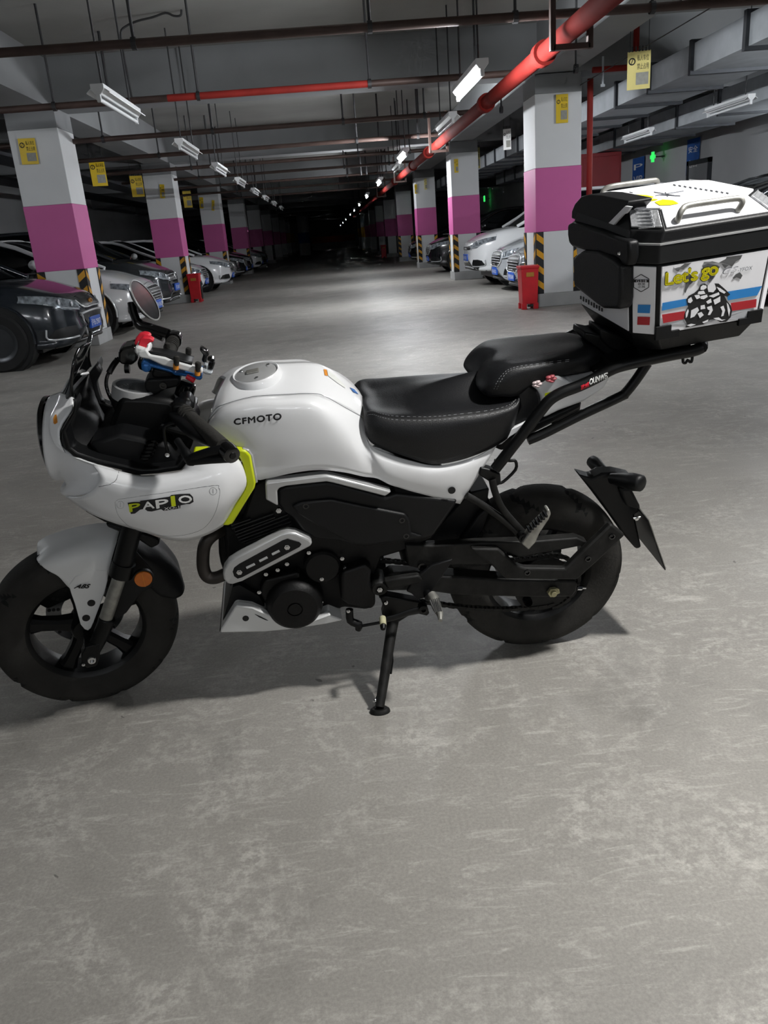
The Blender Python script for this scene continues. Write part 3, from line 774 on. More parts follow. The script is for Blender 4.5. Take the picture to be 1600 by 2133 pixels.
        gr = press('grille', ([(-.40, n0 - .02), (0, n0 + .0), (.40, n0 - .02)], [(-.34, n0 - .22), (0, n0 - .24), (.34, n0 - .22)]), M_cblk, lift=.008)
        for i in range(5): bar('grille_bar', [(-.36, n0 - .05 - i * .04), (0, n0 - .045 - i * .04), (.36, n0 - .05 - i * .04)], .007, M_cchrome, gr, .012)
        bar('grille_frame', [(-.40, n0 - .02), (-.35, n0 - .22), (0, n0 - .24), (.35, n0 - .22), (.40, n0 - .02), (0, n0 + .0), (-.40, n0 - .02)], .010, M_cchrome, gr, .012)
        press('lower_intake', ([(-.45, zb + .10), (0, zb + .10), (.45, zb + .10)], [(-.40, zb + .03), (0, zb + .04), (.40, zb + .03)]), M_cblk, lift=.008)
        pz = zb + .17
    p = onto(0, pz, .012)
    if p:
        pl = mk('number_plate', box((p.x + .02, 0, pz), (.03, .42, .13)), M_plate, t, f, bev=.006)
        mk('plate_lettering', text_on('沪' + plate, (p.x + .0365, -.19, pz - .04), (0, .38, 0), (0, 0, .08)), M_white_print, pl, f)
    bar('bonnet_gap', [(-.72, n0 + .115), (-.4, n0 + .03), (0, n0 + .05), (.4, n0 + .03), (.72, n0 + .115)], .003, M_cblk, t, .002)
    mk('bumper_lip', tube([Vector((-.26, -hw * .80, zb + .02)), Vector((-.05, -hw * .5, zb + .04)), Vector((.01, 0, zb + .06)), Vector((-.05, hw * .5, zb + .04)), Vector((-.26, hw * .80, zb + .02))], .022, 8, smooth=4), M_cblk, t, f, smooth=50)
    mk('underbody', box2((-L + .3, -hw * .8, .16), (-.4, hw * .8, zb + .2)), M_cblk, t, f)
    return t
car(-2.93, 9.95, 1, P_dark, 'dark slate hatchback in front of the nearest left column', 1.50, 4.2, 1.76, .96, .70, 'hatch', 'B·2907', .20)
car(-2.78, 12.98, 1, P_white, 'white sedan just beyond the nearest left column', 1.46, 4.6, 1.80, .95, .66, 'sedan', 'A·3K62', .20)
car(-2.95, 15.55, 1, P_grey, 'graphite car with silver mirror between the two nearest left columns', 1.62, 4.6, 1.84, 1.06, .76, 'suv', 'C·8817', .24)
car(-3.12, 20.55, 1, P_white, 'white car mostly hidden behind the second left column and red bin', 1.46, 4.5, 1.78, .94, .66, 'sedan', 'A·91D5', .20)
car(-2.80, 23.45, 1, P_white, 'white sedan with open view of its front wheel beyond the second left column', 1.46, 4.6, 1.80, .96, .70, 'sedan', 'A·6T20', .20)
car(-2.95, 28.9, 1, P_black, 'black car in the dark beyond the third left column', 1.46, 4.5, 1.78, .94, .68, 'sedan', 'D·4410', .20)
car(-3.0, 31.6, 1, P_black, 'black car in the dark, second beyond the third left column', 1.46, 4.5, 1.78, .94, .68, 'sedan', 'D·7716', .20)
car(-3.0, 36.6, 1, P_white, 'white car far down the left bays', 1.46, 4.5, 1.78, .94, .68, 'sedan', 'D·1182', .20)
car(-3.0, 39.2, 1, P_black, 'black car far down the left bays', 1.5, 4.5, 1.78, .94, .68, 'sedan', 'D·5531', .20)
car(2.78, 16.75, -1, P_white, 'white off road car with black skirt before the second right column', 1.68, 4.5, 1.84, 1.08, .84, 'suv', 'A·2F33', .30)
car(2.98, 14.86, -1, P_silver, 'silver sedan with barred chrome grille beside the white off road car', 1.46, 4.7, 1.68, .94, .68, 'sedan', 'A·70C1', .18)
car(2.86, 12.92, -1, P_silver, 'silver sedan half hidden behind the nearest right column and bin', 1.44, 4.5, 1.68, .92, .66, 'sedan', 'B·55H9', .18)
car(2.75, 23.3, -1, P_black, 'black car beyond the second right column with bright lamp reflections', 1.55, 4.5, 1.80, .98, .74, 'sedan', 'E·6681', .22)
car(2.80, 29.2, -1, P_black, 'black car beyond the third right column', 1.48, 4.5, 1.78, .95, .70, 'sedan', 'E·3305', .20)
car(3.45, 9.95, -1, P_grey, 'dark grey car mostly hidden behind the top case at the right edge', 1.48, 4.4, 1.78, .97, .70, 'hatch', 'E·9020', .2)
# ================================================================== the motorcycle
M_white = mat('white_gloss_paint', 'e9eaec', .28, coat=.5, var=.015, vscale=3)
M_whiteb = mat('white_satin_plastic', 'dcdddd', .45, var=.03, vscale=6)
M_blk = mat('black_moulded_plastic', '0a0b0d', .5, spec=.3, var=.15, vscale=18, bump=.05, bscale=300)
M_blks = mat('black_satin_metal', '08090a', .42, metal=.2, spec=.35, var=.15, vscale=14)
M_blkg = mat('black_gloss_plastic', '0b0b0c', .15, coat=.3)
M_eng = mat('engine_black_paint', '09090a', .5, metal=.1, spec=.3, var=.15, vscale=20, bump=.08, bscale=160)
M_rub = mat('tyre_rubber', '31302e', .85, spec=.2, var=.2, vscale=12, bump=.12, bscale=140)
M_mud = mat('dusty_black_arm', '141413', .6, spec=.3, var=.75, vscale=34, bump=.1, bscale=80)
M_leather = mat('black_seat_vinyl', '0e0f12', .5, spec=.4, var=.08, vscale=14, bump=.14, bscale=420)
M_silver = mat('satin_silver_trim', 'c3c4c5', .34, metal=.45, var=.06, vscale=20)
M_chrome = mat('polished_chrome', 'd8d9da', .12, metal=1., var=.03, vscale=8)
M_alu = mat('cast_aluminium_dirty', '9b9a94', .45, metal=.6, var=.25, vscale=40)
M_yel = mat('acid_yellow_paint', 'c9d60a', .35, coat=.3, var=.02, vscale=4)
M_orange = mat('amber_reflector', 'c56a1e', .3, var=.12, vscale=60)
M_cream = mat('cream_rubber', 'b8b593', .7, var=.15, vscale=60)
M_head = mat('exhaust_pipe_brown', '3a3633', .5, metal=.6, var=.2, vscale=12)
M_gold = mat('zinc_nut', 'a5a07e', .4, metal=.6, var=.2, vscale=40)
M_smoke = mat('smoked_screen', '0e1012', .08, trans=.0, alpha=.95, spec=.6)
M_glass = mat('dial_glass', '9a9da0', .08, alpha=.35, spec=.6)
M_dial = mat('dial_face', '5c5f62', .4, var=.1, vscale=30)
M_stitch = mat('grey_thread', 'a3a5a8', .7, var=.05, vscale=40)
M_seam = mat('panel_gap_grey', '77797b', .7, var=.05, vscale=30)  # grey of the drawn seams and screw outlines
M_redp = mat('red_silicone', 'dd2438', .5, var=.06, vscale=30)
M_bluep = mat('blue_anodised_plate', '2a6cb4', .35, metal=.3, var=.08, vscale=30)
M_fin = mat('cast_fin_grey', '2b2c2d', .4, metal=.5, var=.2, vscale=30)
M_grv = mat('tyre_groove', '050505', .9)
M_disc = mat('brake_disc_steel', '6f7072', .35, metal=.8, var=.15, vscale=30)
M_mirror = mat('mirror_glass', '55585c', .12, metal=1., var=.35, vscale=30)
M_pinkp = mat('pink_flower_enamel', 'c9626a', .4, var=.15, vscale=60)
M_pinkw = mat('pale_flower_enamel', 'd9c6c6', .4, var=.1, vscale=60)
M_lens = mat('headlight_lens', 'dfe3e6', .08, alpha=.5)
M_ora2 = mat('orange_sticker', 'd98a2b', .5, var=.05, vscale=40)
M_stick = mat('pale_sticker', 'dadcd8', .5, var=.06, vscale=60)

LEAN = math.radians(10)
BKM = Matrix.Translation((.48, 2.03, 0)) @ Matrix.Rotation(math.atan2(.07, 1.29), 4, 'Z') @ Matrix.Rotation(LEAN, 4, 'X')
BK = Frame(BKM)
STEER = math.radians(13)
SF = Frame(BKM @ Matrix.Translation((-1.215, 0, 0)) @ Matrix.Rotation(STEER, 4, 'Z'))
moto = thing('motorcycle', 'white and black half faired motorcycle leaning on its side stand', 'motorcycle', BKM)
def B(k, X, Y, w): return BK.P(*Z(k, X, Y), w)
def S(k, X, Y, w): return SF.P(*Z(k, X, Y), w)
def poly(k, pts, w, fr=BK): return [fr.P(*Z(k, x, y), w) for x, y in pts]
def plate(name, k, pts, w, t, m, parent=None, bev=.003, fr=BK, both=False, smooth=30, seg=2, label=None):
    """outline traced at depth w, t thick away from the viewer; both: a twin on the far side"""
    p = poly(k, pts, w, fr); pa = parent if parent is not None else moto
    o = mk(name, slab(p, w, w + t), m, pa, fr, bev=bev, smooth=smooth, seg=seg, label=label, recalc=True)
    if both:
        mk(name, slab(p, -w - t, -w), m, pa, fr, bev=bev, smooth=smooth, seg=seg, label=label, recalc=True)
    return o
def shell(name, cols, m, nu=4, nv=4, mirror=True, solid=.004, parent=None, fr=BK, smooth=60, twin=False):
    """cols: columns of points; a smooth sheet, mirrored over the middle plane"""
    g = G().add(smoothgrid(cols, nu, nv))
    pa = parent if parent is not None else moto
    if mirror and not twin: g.mirror()
    o = mk(name, g, m, pa, fr, smooth=smooth, solid=solid, weld=.0008, recalc=True)
    if twin:
        v, f = smoothgrid(cols, nu, nv)
        mk(name, ([Vector((p.x, -p.y, p.z)) for p in v], [tuple(reversed(q)) for q in f]), m, pa, fr, smooth=smooth, solid=solid, recalc=True)
    return o
def rod(name, pts, r, m, parent=None, n=10, smooth=0, fr=BK, flat=None):
    return mk(name, tube(pts, r, n, smooth, flat=flat), m, parent if parent is not None else moto, fr, smooth=50)
def turn(name, prof, c, m, parent=None, n=32, axis='y', fr=BK, smooth=35):
    return mk(name, lathe(prof, n, c, axis), m, parent if parent is not None else moto, fr, smooth=smooth, recalc=True)
def bolt(p, r=.0055, t=.006, parent=None, m=None, fr=BK):
    o = mk('bolt', G().add(cyl(p, (p[0], p[1] - t, p[2]), r, r * .9, 6)).add(cyl((p[0], p[1] - t, p[2]), (p[0], p[1] - t - .002, p[2]), r * .55, r * .5, 8)),
           m or M_chrome, parent if parent is not None else moto, fr)
    return o

# ---------------------------------------------------------------- wheels
def tyre_mesh(R, W, n=150):
    """rounded tread with chevron grooves cut in"""
    prof = []
    rim = .152; K = 15
    for i in range(K):
        a = -1 + 2 * i / (K - 1)
        y = W * math.sin(a * PI / 2 * .98); r = R - .036 * (1 - math.cos(a * PI / 2 * .98)) ** 1.1
        prof.append((r, y, abs(a)))
    side = [(rim + .045, W * 1.02), (rim + .02, W * .96), (rim + .002, W * .8), (rim - .004, W * .74)]
    low = set()
    full = [(r, -y, 9) for r, y in reversed(side)] + prof + [(r, y, 9) for r, y in side]
    v = []; f = []; m = len(full)
    for i in range(n):
        an = 2 * PI * i / n
        for r, y, a in full:
            if a < .95:
                sgn = 1 if y > 0 else -1
                ph = (i + sgn * 0 + a * 7.0) % 15
                if .12 < a < .93 and ph < 1.0 + (.3 if a < .6 else 0): r -= .006; low.add(len(v))
                ph2 = (i + 7 - a * 5.0) % 15
                if .45 < a < .93 and ph2 < .9: r -= .005; low.add(len(v))
            v.append((r * math.cos(an), y, r * math.sin(an)))
    for i in range(n):
        j = (i + 1) % n
        for k in range(m - 1): f.append((i * m + k, i * m + k + 1, j * m + k + 1, j * m + k))
    return v, f, [1 if sum(q in low for q in fc) >= 2 else 0 for fc in f]
def disc(R0, R1, y, t, holes, parent, fr, c, name='brake_disc'):
    n = 96
    g = G().add(lathe([(R0, y), (R1, y), (R1, y + t), (R0, y + t)], n, c, 'y', True))
    d = mk(name, g, M_disc, parent, fr, smooth=30)
    g = G()
    for ring, k in holes:
        for i in range(k):
            a = 2 * PI * i / k + ring * 40
            p = Vector(c) + Vector((ring * math.cos(a), y - .0012, ring * math.sin(a)))
            g.add(cyl(p, p + Vector((0, t + .0024, 0)), .0048, n=8))
    mk('disc_hole', g, M_dark, d, fr)['kind'] = 'stuff'
    return d
def wheel(name, fr, c, R, W, rot, disc_y):
    g = G()
    # rim barrel
    g.add(lathe([(.152, -W * .76), (.158, -W * .80), (.150, -W * .74), (.138, -W * .55), (.134, 0), (.138, W * .55), (.150, W * .74), (.158, W * .80), (.152, W * .76), (.142, W * .5), (.139, 0), (.142, -W * .5)], 64, c, 'y', True))
    g.add(lathe([(.0, -.045), (.034, -.045), (.040, -.03), (.040, .03), (.034, .045), (.0, .045)], 32, c, 'y'))
    w = mk(name, g, M_blks, moto, fr, smooth=35)
    tv, tf, tm = tyre_mesh(R, W); tg_ = G().add(([Vector(c) + Vector(p) for p in tv], tf)); tg_.m = tm
    mk('tyre', tg_, [M_rub, M_grv], w, fr, smooth=32)
    for i in range(5):
        a = rot + 2 * PI * i / 5; ca, sa = math.cos(a), math.sin(a)
        P = []
        for r, hw, hy in ((.03, .021, .026), (.07, .016, .020), (.11, .017, .018), (.138, .024, .022)):
            o = Vector(c) + Vector((r * ca, 0, r * sa)); t = Vector((-sa, 0, ca))
            P.append([o + t * hw + Vector((0, -hy * .6, 0)), o + t * hw * .55 + Vector((0, -hy, 0)), o - t * hw * .55 + Vector((0, -hy, 0)), o - t * hw + Vector((0, -hy * .6, 0)),
                      o - t * hw + Vector((0, hy * .6, 0)), o + t * hw + Vector((0, hy * .6, 0)), o + t * hw + Vector((0, -hy * .6, 0))])
        mk('spoke', gridsurf(P), M_blks, w, fr, smooth=40, recalc=True)
    disc(.062, .100, disc_y, .004, ((.070, 15), (.081, 15), (.092, 15)), w, fr, c)
    return w
CF = Vector((0, 0, .2365)); CRr = Vector((0, 0, .2435))
fw = wheel('front_wheel', SF, CF, .2365, .060, math.radians(165), .056)
rw = wheel('rear_wheel', BK, CRr, .2435, .066, math.radians(60), .062)
# front caliper far side
mk('brake_caliper', slab([CF + Vector((x, 0, z)) for x, z in ((-.105, .10), (-.02, .115), (.0, .08), (-.01, .05), (-.09, .03), (-.115, .06))], .055, .10), M_blks, moto, SF, bev=.006)
# rear sprocket and axle
turn('sprocket', [(.03, -.092), (.082, -.092), (.082, -.086), (.03, -.086)], CRr, M_mud, rw, 48)

# ---------------------------------------------------------------- fork
LAT = Vector((0, 1, 0))
def leg(w):
    f = lambda k, x, y: (lambda p: Vector((p.x, w, p.z)))(S(k, x, y, -.105))
    up = f(2, 1010, -150)
    mk('fork_tube', G().add(tube([up, f(2, 905, 180), f(2, 850, 395), f(2, 838, 455)], [.0245, .0245, .0255, .0235], 20)).add(tube([f(2, 862, 370), f(2, 836, 462)], .0285, 20)), M_blks, moto, SF, smooth=40)
    mk('stanchion', tube([f(2, 838, 450), f(2, 728, 780)], .0165, 18), M_alu, moto, SF, smooth=40)
    g = G().add(tube([f(2, 745, 755), f(2, 735, 790), f(2, 690, 900), f(2, 640, 990)], [.0215, .0205, .0195, .019], 18))
    g.add(slab([f(2, x, y) for x, y in ((590, 930), (700, 900), (690, 1000), (670, 1060), (600, 1075), (565, 1040), (565, 990))], w - .02, w + .015))
    lo = mk('fork_bottom', g, M_blks, moto, SF, smooth=40, bev=.003)
    if w < 0:
        p = f(2, 635, 1013); p.y = w - .02
        mk('axle_end', G().add(lathe([(.006, 0), (.006, -.007), (.0095, -.007), (.0115, -.004), (.0115, 0)], 20, p)).add(cyl(p, p + Vector((0, -.001, 0)), .006, n=12)), M_chrome, lo, SF, smooth=35)
        p2 = f(2, 577, 1045); p2.y = w - .02; bolt(p2, .005, .004, lo, M_chrome, SF)
leg(-.105); leg(.105)
rod('front_axle', [CF + Vector((0, -.11, 0)), CF + Vector((0, .11, 0))], .011, M_blks, fw, fr=SF)
# yoke and headstock mass
plate('lower_yoke', 2, [(730, 95), (860, 128), (1080, 200), (1108, 215), (1105, 255), (1050, 280), (960, 220), (740, 130)], -.06, .10, M_blks, bev=.008)
# amber reflector on the fork
p = S(2, 995, 482, -.125)
rf = mk('side_reflector', G().add(lathe([(0, -.008), (.021, -.006), (.0225, 0), (.0225, .006), (0, .006)], 32, p)), M_orange, moto, SF, smooth=40, label='round amber side reflector')
mk('reflector_rib', box((p.x, p.y - .008, p.z), (.0015, .002, .04)), M_ora2, rf, SF)
turn('reflector_ring', [(.0225, .006), (.0225, -.004), (.0255, -.004), (.0255, .006)], p, M_blk, rf, fr=SF)

# ---------------------------------------------------------------- front mudguard
def SG(k, rows): return [[S(k, *q) for q in r] for r in rows]
fend = shell('front_mudguard', SG(2, [
    [(264, 336, 0), (258, 352, -.03), (264, 368, -.05), (278, 384, -.06)],
    [(334, 270, 0), (312, 330, -.045), (315, 385, -.068), (345, 432, -.075)],
    [(434, 222, 0), (405, 300, -.05), (400, 385, -.074), (410, 470, -.079)],
    [(564, 178, 0), (535, 262, -.05), (515, 370, -.077), (480, 545, -.081)],
    [(694, 148, 0), (668, 235, -.05), (635, 370, -.079), (560, 590, -.082)],
    [(834, 138, 0), (812, 225, -.05), (770, 370, -.079), (740, 520, -.082)]]), M_whiteb, fr=SF)
plate('mudguard_stay', 2, [(478, 530), (520, 470), (640, 420), (745, 430), (748, 500), (725, 590), (650, 790), (632, 830), (612, 846), (588, 838), (560, 805), (520, 660), (498, 600)], -.0845, .006, M_whiteb, fend, bev=.002, fr=SF, both=True)
for x, y in ((634, 653), (598, 757)):
    p = S(2, x, y, -.0845); mk('stay_hole', cyl(p + Vector((0, .0, 0)), p - Vector((0, .0012, 0)), .0095, n=20), M_dark, fend, SF)
shell('rear_mudguard_half', SG(2, [
    [(850, 120, 0), (880, 200, -.05), (890, 300, -.078), (890, 420, -.08)],
    [(960, 170, 0), (1000, 270, -.05), (1000, 350, -.078), (960, 470, -.08)],
    [(1090, 240, 0), (1130, 330, -.05), (1100, 440, -.076), (1040, 540, -.079)],
    [(1210, 380, 0), (1240, 440, -.045), (1190, 540, -.07), (1110, 600, -.074)],
    [(1262, 480, 0), (1278, 540, -.04), (1262, 595, -.058), (1215, 622, -.062)]]), M_blk, fr=SF, parent=fend)
plate('mudguard_stay', 2, [(880, 380), (950, 300), (1060, 430), (1060, 540), (985, 580), (880, 720), (830, 760), (760, 740), (800, 690), (850, 520)], -.083, .006, M_blk, fend, bev=.002, fr=SF, both=True, label='black rear stay')

# ---------------------------------------------------------------- nose, headlight, side fairing
RC = BK.P(113, 912, 0); RR = .096
def rimp(a):
    t = math.radians(a); return RC + Vector((.012 * math.sin(t), -RR * math.cos(t), RR * math.sin(t)))
ends = [(438, 425, -.085), (427, 500, -.105), (357, 622, -.122), (392, 752, -.142), (555, 822, -.162), (702, 862, -.170), (705, 915, -.184), (650, 950, -.186), (540, 990, -.176), (440, 1012, -.140), (395, 1005, -.07), (380, 985, 0.0)]
cols = []
for i, e in enumerate(ends):
    a = 90 - 180 * i / (len(ends) - 1); p0 = rimp(a); p3 = B(1, *e)
    if i == len(ends) - 1: p3.y = 0
    rad = Vector((0, p0.y - RC.y, p0.z - RC.z)).normalized()
    L = (p3 - p0).length
    p1 = p0 + Vector((.030, 0, 0)) + rad * .010; p2 = p0.lerp(p3, .62) + rad * (.012 if i < 4 else .006) + Vector((-.004, 0, 0))
    cols.append([p0, p1, p2, p3])
nose = shell('nose_fairing', cols, [M_white], nu=3, nv=5)
turn('headlight_rim', [(RR + .001, .006), (RR + .002, -.003), (RR - .004, -.007), (RR - .014, -.004), (RR - .014, .02)], RC, M_blkg, nose, 48, 'x')
turn('headlight_lens', [(0, -.014), (.04, -.012), (.07, -.006), (RR - .014, .002)], RC, M_lens, nose, 40, 'x')
turn('headlight_reflector', [(0, .07), (.04, .055), (.07, .03), (RR - .012, .004)], RC, M_silver, nose, 40, 'x')
SIDE = [
    [(552, 822, -.164), (600, 900, -.192), (560, 965, -.194), (480, 1015, -.176), (392, 1010, -.115)],
    [(700, 862, -.173), (735, 930, -.202), (700, 1010, -.207), (620, 1085, -.192), (508, 1092, -.150)],
    [(840, 890, -.176), (870, 945, -.206), (860, 1040, -.216), (790, 1130, -.206), (640, 1152, -.172)],
    [(960, 882, -.177), (1010, 930, -.206), (1000, 1050, -.217), (950, 1170, -.207), (862, 1222, -.180)],
    [(1082, 862, -.176), (1150, 905, -.204), (1140, 1045, -.214), (1090, 1180, -.203), (985, 1262, -.180)],
    [(1140, 785, -.172), (1300, 880, -.198), (1300, 1035, -.205), (1230, 1160, -.196), (1110, 1273, -.176)],
    [(1330, 748, -.166), (1405, 850, -.180), (1395, 990, -.186), (1325, 1120, -.180), (1240, 1233, -.170)],
    [(1405, 768, -.157), (1448, 850, -.166), (1462, 945, -.168), (1395, 1060, -.164), (1325, 1186, -.158)]]
side = shell('side_fairing', [[B(1, *q) for q in r] for r in SIDE], [M_white], nu=4, nv=4, twin=True)
plate('yellow_flash', 1, [(1150, 745), (1430, 733), (1465, 742), (1492, 772), (1522, 935), (1515, 965), (1385, 1175), (1360, 1186), (1322, 1186), (1450, 975), (1462, 940), (1442, 815), (1425, 780), (1395, 770), (1150, 772)], -.163, .03, M_yel, bev=.004, label='acid yellow edge strip')
_p = poly(1, [(1465, 742), (1492, 772), (1522, 935), (1515, 965), (1385, 1175), (1360, 1186), (1322, 1186), (1450, 975), (1462, 940), (1442, 815)], -.163)
mk('yellow_flash', slab(_p, .133, .163), M_yel, moto, BK, bev=.004, recalc=True)
plate('inner_trim', 1, [(1440, 728), (1480, 735), (1505, 770), (1535, 930), (1520, 935), (1490, 775), (1465, 745)], -.158, .02, M_silver, bev=.002, both=True)
# seams of the service panel and the nose joint
tg = [side, nose]
Pz = lambda k, L: [Z(k, *q) for q in L]
decal_line('panel_seam', Pz(1, [(700, 1030), (760, 1018), (1000, 985), (1270, 945), (1300, 958), (1305, 1000), (1275, 1110), (1210, 1195), (1100, 1235), (960, 1240), (800, 1200), (715, 1130), (690, 1060)]), .0016, tg, M_seam, side, closed=True)
decal_line('nose_joint', Pz(1, [(703, 866), (704, 885), (690, 920), (655, 938), (590, 950)]), .0022, tg, M_dark, side)
for q in ((719, 1058), (1267, 978)):
    c = Z(1, *q)
    decal_line('panel_screw', [(c[0] + 7.5 * math.cos(t), c[1] + 7.5 * math.sin(t)) for t in [i * PI / 6 for i in range(12)]], .0014, tg, M_seam, side, closed=True)
    decal_line('screw_slot', [(c[0], c[1] - 5), (c[0], c[1] + 5)], .0014, tg, M_seam, side)
# PAPIO lettering: black pixel block ground, white and yellow letters
bg = [(762, 1045), (800, 1040), (835, 1040), (838, 1034), (930, 1022), (1010, 1010), (1020, 1000), (1075, 994), (1130, 992), (1148, 1010), (1152, 1040), (1130, 1052), (1110, 1052), (1075, 1060), (1072, 1078), (975, 1092), (960, 1082), (905, 1096), (880, 1094), (862, 1080), (835, 1086), (806, 1108), (782, 1110)]
decal_poly('logo_ground', Pz(1, bg), tg, M_ink, side, lift=.0035, step=6)
def letter(s, x0, x1, yb0, yb1, yt0, yt1, m):
    return decal_text('logo_letter', s, [Z(1, x0 + 6, yb0), Z(1, x1 + 6, yb1), Z(1, x0, yt0), Z(1, x1, yt1)], tg, m, side, lift=.0055, fat=.7)
letter('P', 772, 835, 1096, 1076, 1052, 1044, M_yel)
letter('A', 850, 915, 1078, 1072, 1042, 1034, M_white_print)
letter('P', 928, 1000, 1075, 1062, 1030, 1020, M_white_print)
letter('I', 1018, 1040, 1062, 1060, 1008, 1004, M_yel)
letter('O', 1062, 1138, 1046, 1040, 1006, 1000, M_white_print)
decal_text('logo_letter', 'XO-1', [Z(1, 978, 1086), Z(1, 1068, 1074), Z(1, 978, 1070), Z(1, 1066, 1058)], tg, M_white_print, side, lift=.0058)
decal_text('abs_lettering', 'ABS', [Z(2, 512, 547), Z(2, 622, 545), Z(2, 535, 520), Z(2, 628, 518)], [fend] + [o for o in bpy.data.objects if o.name.startswith('mudguard_stay')], M_ink, fend, shear=.3, fat=.6)
# small yellow stain on the nose, black dots
decal_poly('yellow_mark', Pz(10, [(325, 1060), (345, 1015), (365, 1010), (372, 1060), (378, 1110), (345, 1135), (325, 1120)]), tg, M_ora2, nose)
# black lip under the nose
plate('chin_lip', 1, [(505, 1092), (640, 1150), (745, 1190), (742, 1200), (622, 1164), (515, 1106)], -.155, .02, M_blk, bev=.002)

# windscreen
scr = [[(336, 482, 0), (362, 460, -.055), (432, 412, -.098)],
       [(375, 412, 0), (392, 400, -.055), (425, 350, -.094)],
       [(430, 318, 0), (420, 310, -.055), (432, 262, -.090)],
       [(492, 205, 0), (455, 205, -.055), (445, 190, -.080)],
       [(540, 92, 0), (500, 108, -.045), (470, 132, -.062)]]
ws = shell('windscreen', [[B(1, *q) for q in r] for r in scr], M_smoke, nu=5, nv=5, solid=.004)
e = [B(1, *r[2]) for r in scr]; 
for s in (1, -1): rod('screen_edge', spline([Vector((p.x, p.y * s, p.z)) for p in e], 4), .0035, M_blkg, ws)
# cockpit liner: dark inner panels both sides
plate('cockpit_liner', 1, [(445, 432), (462, 470), (452, 520), (392, 625), (420, 722), (460, 752), (580, 792), (845, 852), (925, 848), (1050, 830), (1095, 770), (1128, 792), (1078, 858), (940, 878), (842, 886), (560, 818), (435, 776), (392, 735), (362, 622), (430, 512)], -.152, .05, M_blk, bev=.004)
_p = poly(1, [(445, 432), (462, 470), (452, 520), (392, 625), (420, 722), (460, 752), (580, 792), (845, 852), (925, 848), (1050, 830), (1095, 770), (1128, 792), (1078, 858), (940, 878), (842, 886), (560, 818), (435, 776), (392, 735), (362, 622), (430, 512)], -.152)
mk('cockpit_liner', slab(_p, .102, .152), M_blk, moto, BK, bev=.004, recalc=True)
plate('dash_hood', 10, [(572, 712), (700, 560), (862, 365), (935, 465), (864, 600), (882, 700), (925, 840), (1060, 890), (1160, 965), (1080, 1060), (800, 1100), (620, 1020), (590, 800)], .085, .03, M_blk, bev=.006)
plate('cockpit_floor', 1, [(520, 700), (700, 640), (1000, 700), (1090, 830), (860, 870), (600, 800)], -.12, .24, M_blk, bev=.01)
dash_ = shell('dash_liner', [[B(1, *q) for q in r] for r in [
    [(438, 430, -.088), (440, 470, -.05), (470, 480, 0)],
    [(430, 520, -.104), (520, 540, -.05), (560, 520, 0)],
    [(365, 640, -.120), (560, 640, -.06), (640, 600, 0)],
    [(400, 750, -.138), (620, 740, -.07), (700, 700, 0)],
    [(560, 820, -.158), (720, 800, -.08), (800, 780, 0)]]], M_blk, nu=4, nv=4)
plate('headstock', 1, [(700, 455), (720, 420), (890, 425), (1010, 440), (1130, 520), (1180, 600), (1140, 720), (1095, 830), (880, 850), (700, 760), (640, 640), (660, 560)], -.055, .11, M_blks, bev=.012)
rod('fork_top_spring', spline([B(1, 905, 690, -.12), B(1, 885, 730, -.12), B(1, 872, 780, -.12)], 3), .010, M_blkg)
for i, (y, r) in enumerate(((695, .012), (715, .013), (738, .012), (760, .013), (778, .012))): 
    p = B(1, 905 - i * 9, y, -.13); mk('bellows_ring', lathe([(r, -.004), (r + .003, 0), (r, .004)], 16, p, 'z'), M_blkg, moto, BK, smooth=60)
rod('clutch_cable', spline([B(9, 830, 1600, -.16), B(9, 720, 1640, -.15), B(9, 715, 1760, -.15), B(9, 745, 1900, -.15)], 5), .0035, M_blk)
turn('cable_ferrule', [(0, -.006), (.005, -.005), (.006, .004), (0, .006)], B(9, 745, 1930, -.15), M_chrome, None, 12)

# ---------------------------------------------------------------- tank, side cover
TANK = [
    [(112, 165, 0), (72, 240, -.055), (34, 368, -.095), (30, 420, -.12), (150, 512, -.138), (210, 560, -.14)],
    [(180, 122, 0), (150, 195, -.06), (108, 296, -.105), (140, 340, -.138), (235, 500, -.150), (266, 650, -.150)],
    [(290, 102, 0), (280, 172, -.06), (250, 254, -.110), (272, 300, -.146), (325, 480, -.156), (330, 648, -.152)],
    [(430, 92, 0), (415, 165, -.06), (400, 244, -.111), (400, 294, -.150), (440, 460, -.160), (450, 622, -.156)],
    [(560, 93, 0), (548, 165, -.06), (535, 239, -.111), (535, 294, -.150), (560, 450, -.160), (575, 608, -.156)],
    [(655, 135, 0), (650, 200, -.06), (632, 266, -.110), (632, 345, -.147), (660, 470, -.157), (700, 620, -.153)],
    [(735, 195, 0), (735, 245, -.058), (720, 312, -.100), (715, 395, -.136), (740, 500, -.150), (790, 640, -.148)],
    [(785, 250, 0), (786, 290, -.05), (786, 352, -.085), (792, 430, -.112), (800, 520, -.138), (860, 650, -.146)]]
tank = shell('fuel_tank', [[B(4, *q) for q in r[:3]] for r in TANK], M_white, nu=5, nv=6, solid=.003)
SC = [[B(4, *q) for q in r[2:]] for r in TANK] + [[BK.P(*q) for q in r] for r in [
    [(768, 922, -.124), (778, 946, -.141), (792, 978, -.150), (812, 1009, -.149)],
    [(800, 942, -.135), (806, 962, -.149), (815, 988, -.154), (832, 1015, -.149)],
    [(855, 960, -.140), (855, 976, -.152), (856, 1000, -.154), (858, 1023, -.148)],
    [(915, 970, -.140), (912, 985, -.150), (905, 1010, -.151), (900, 1034, -.144)],
    [(985, 953, -.132), (975, 975, -.142), (958, 1010, -.145), (940, 1045, -.140)],
    [(1035, 927, -.120), (1018, 955, -.128), (990, 1000, -.132), (958, 1049, -.130)]]]
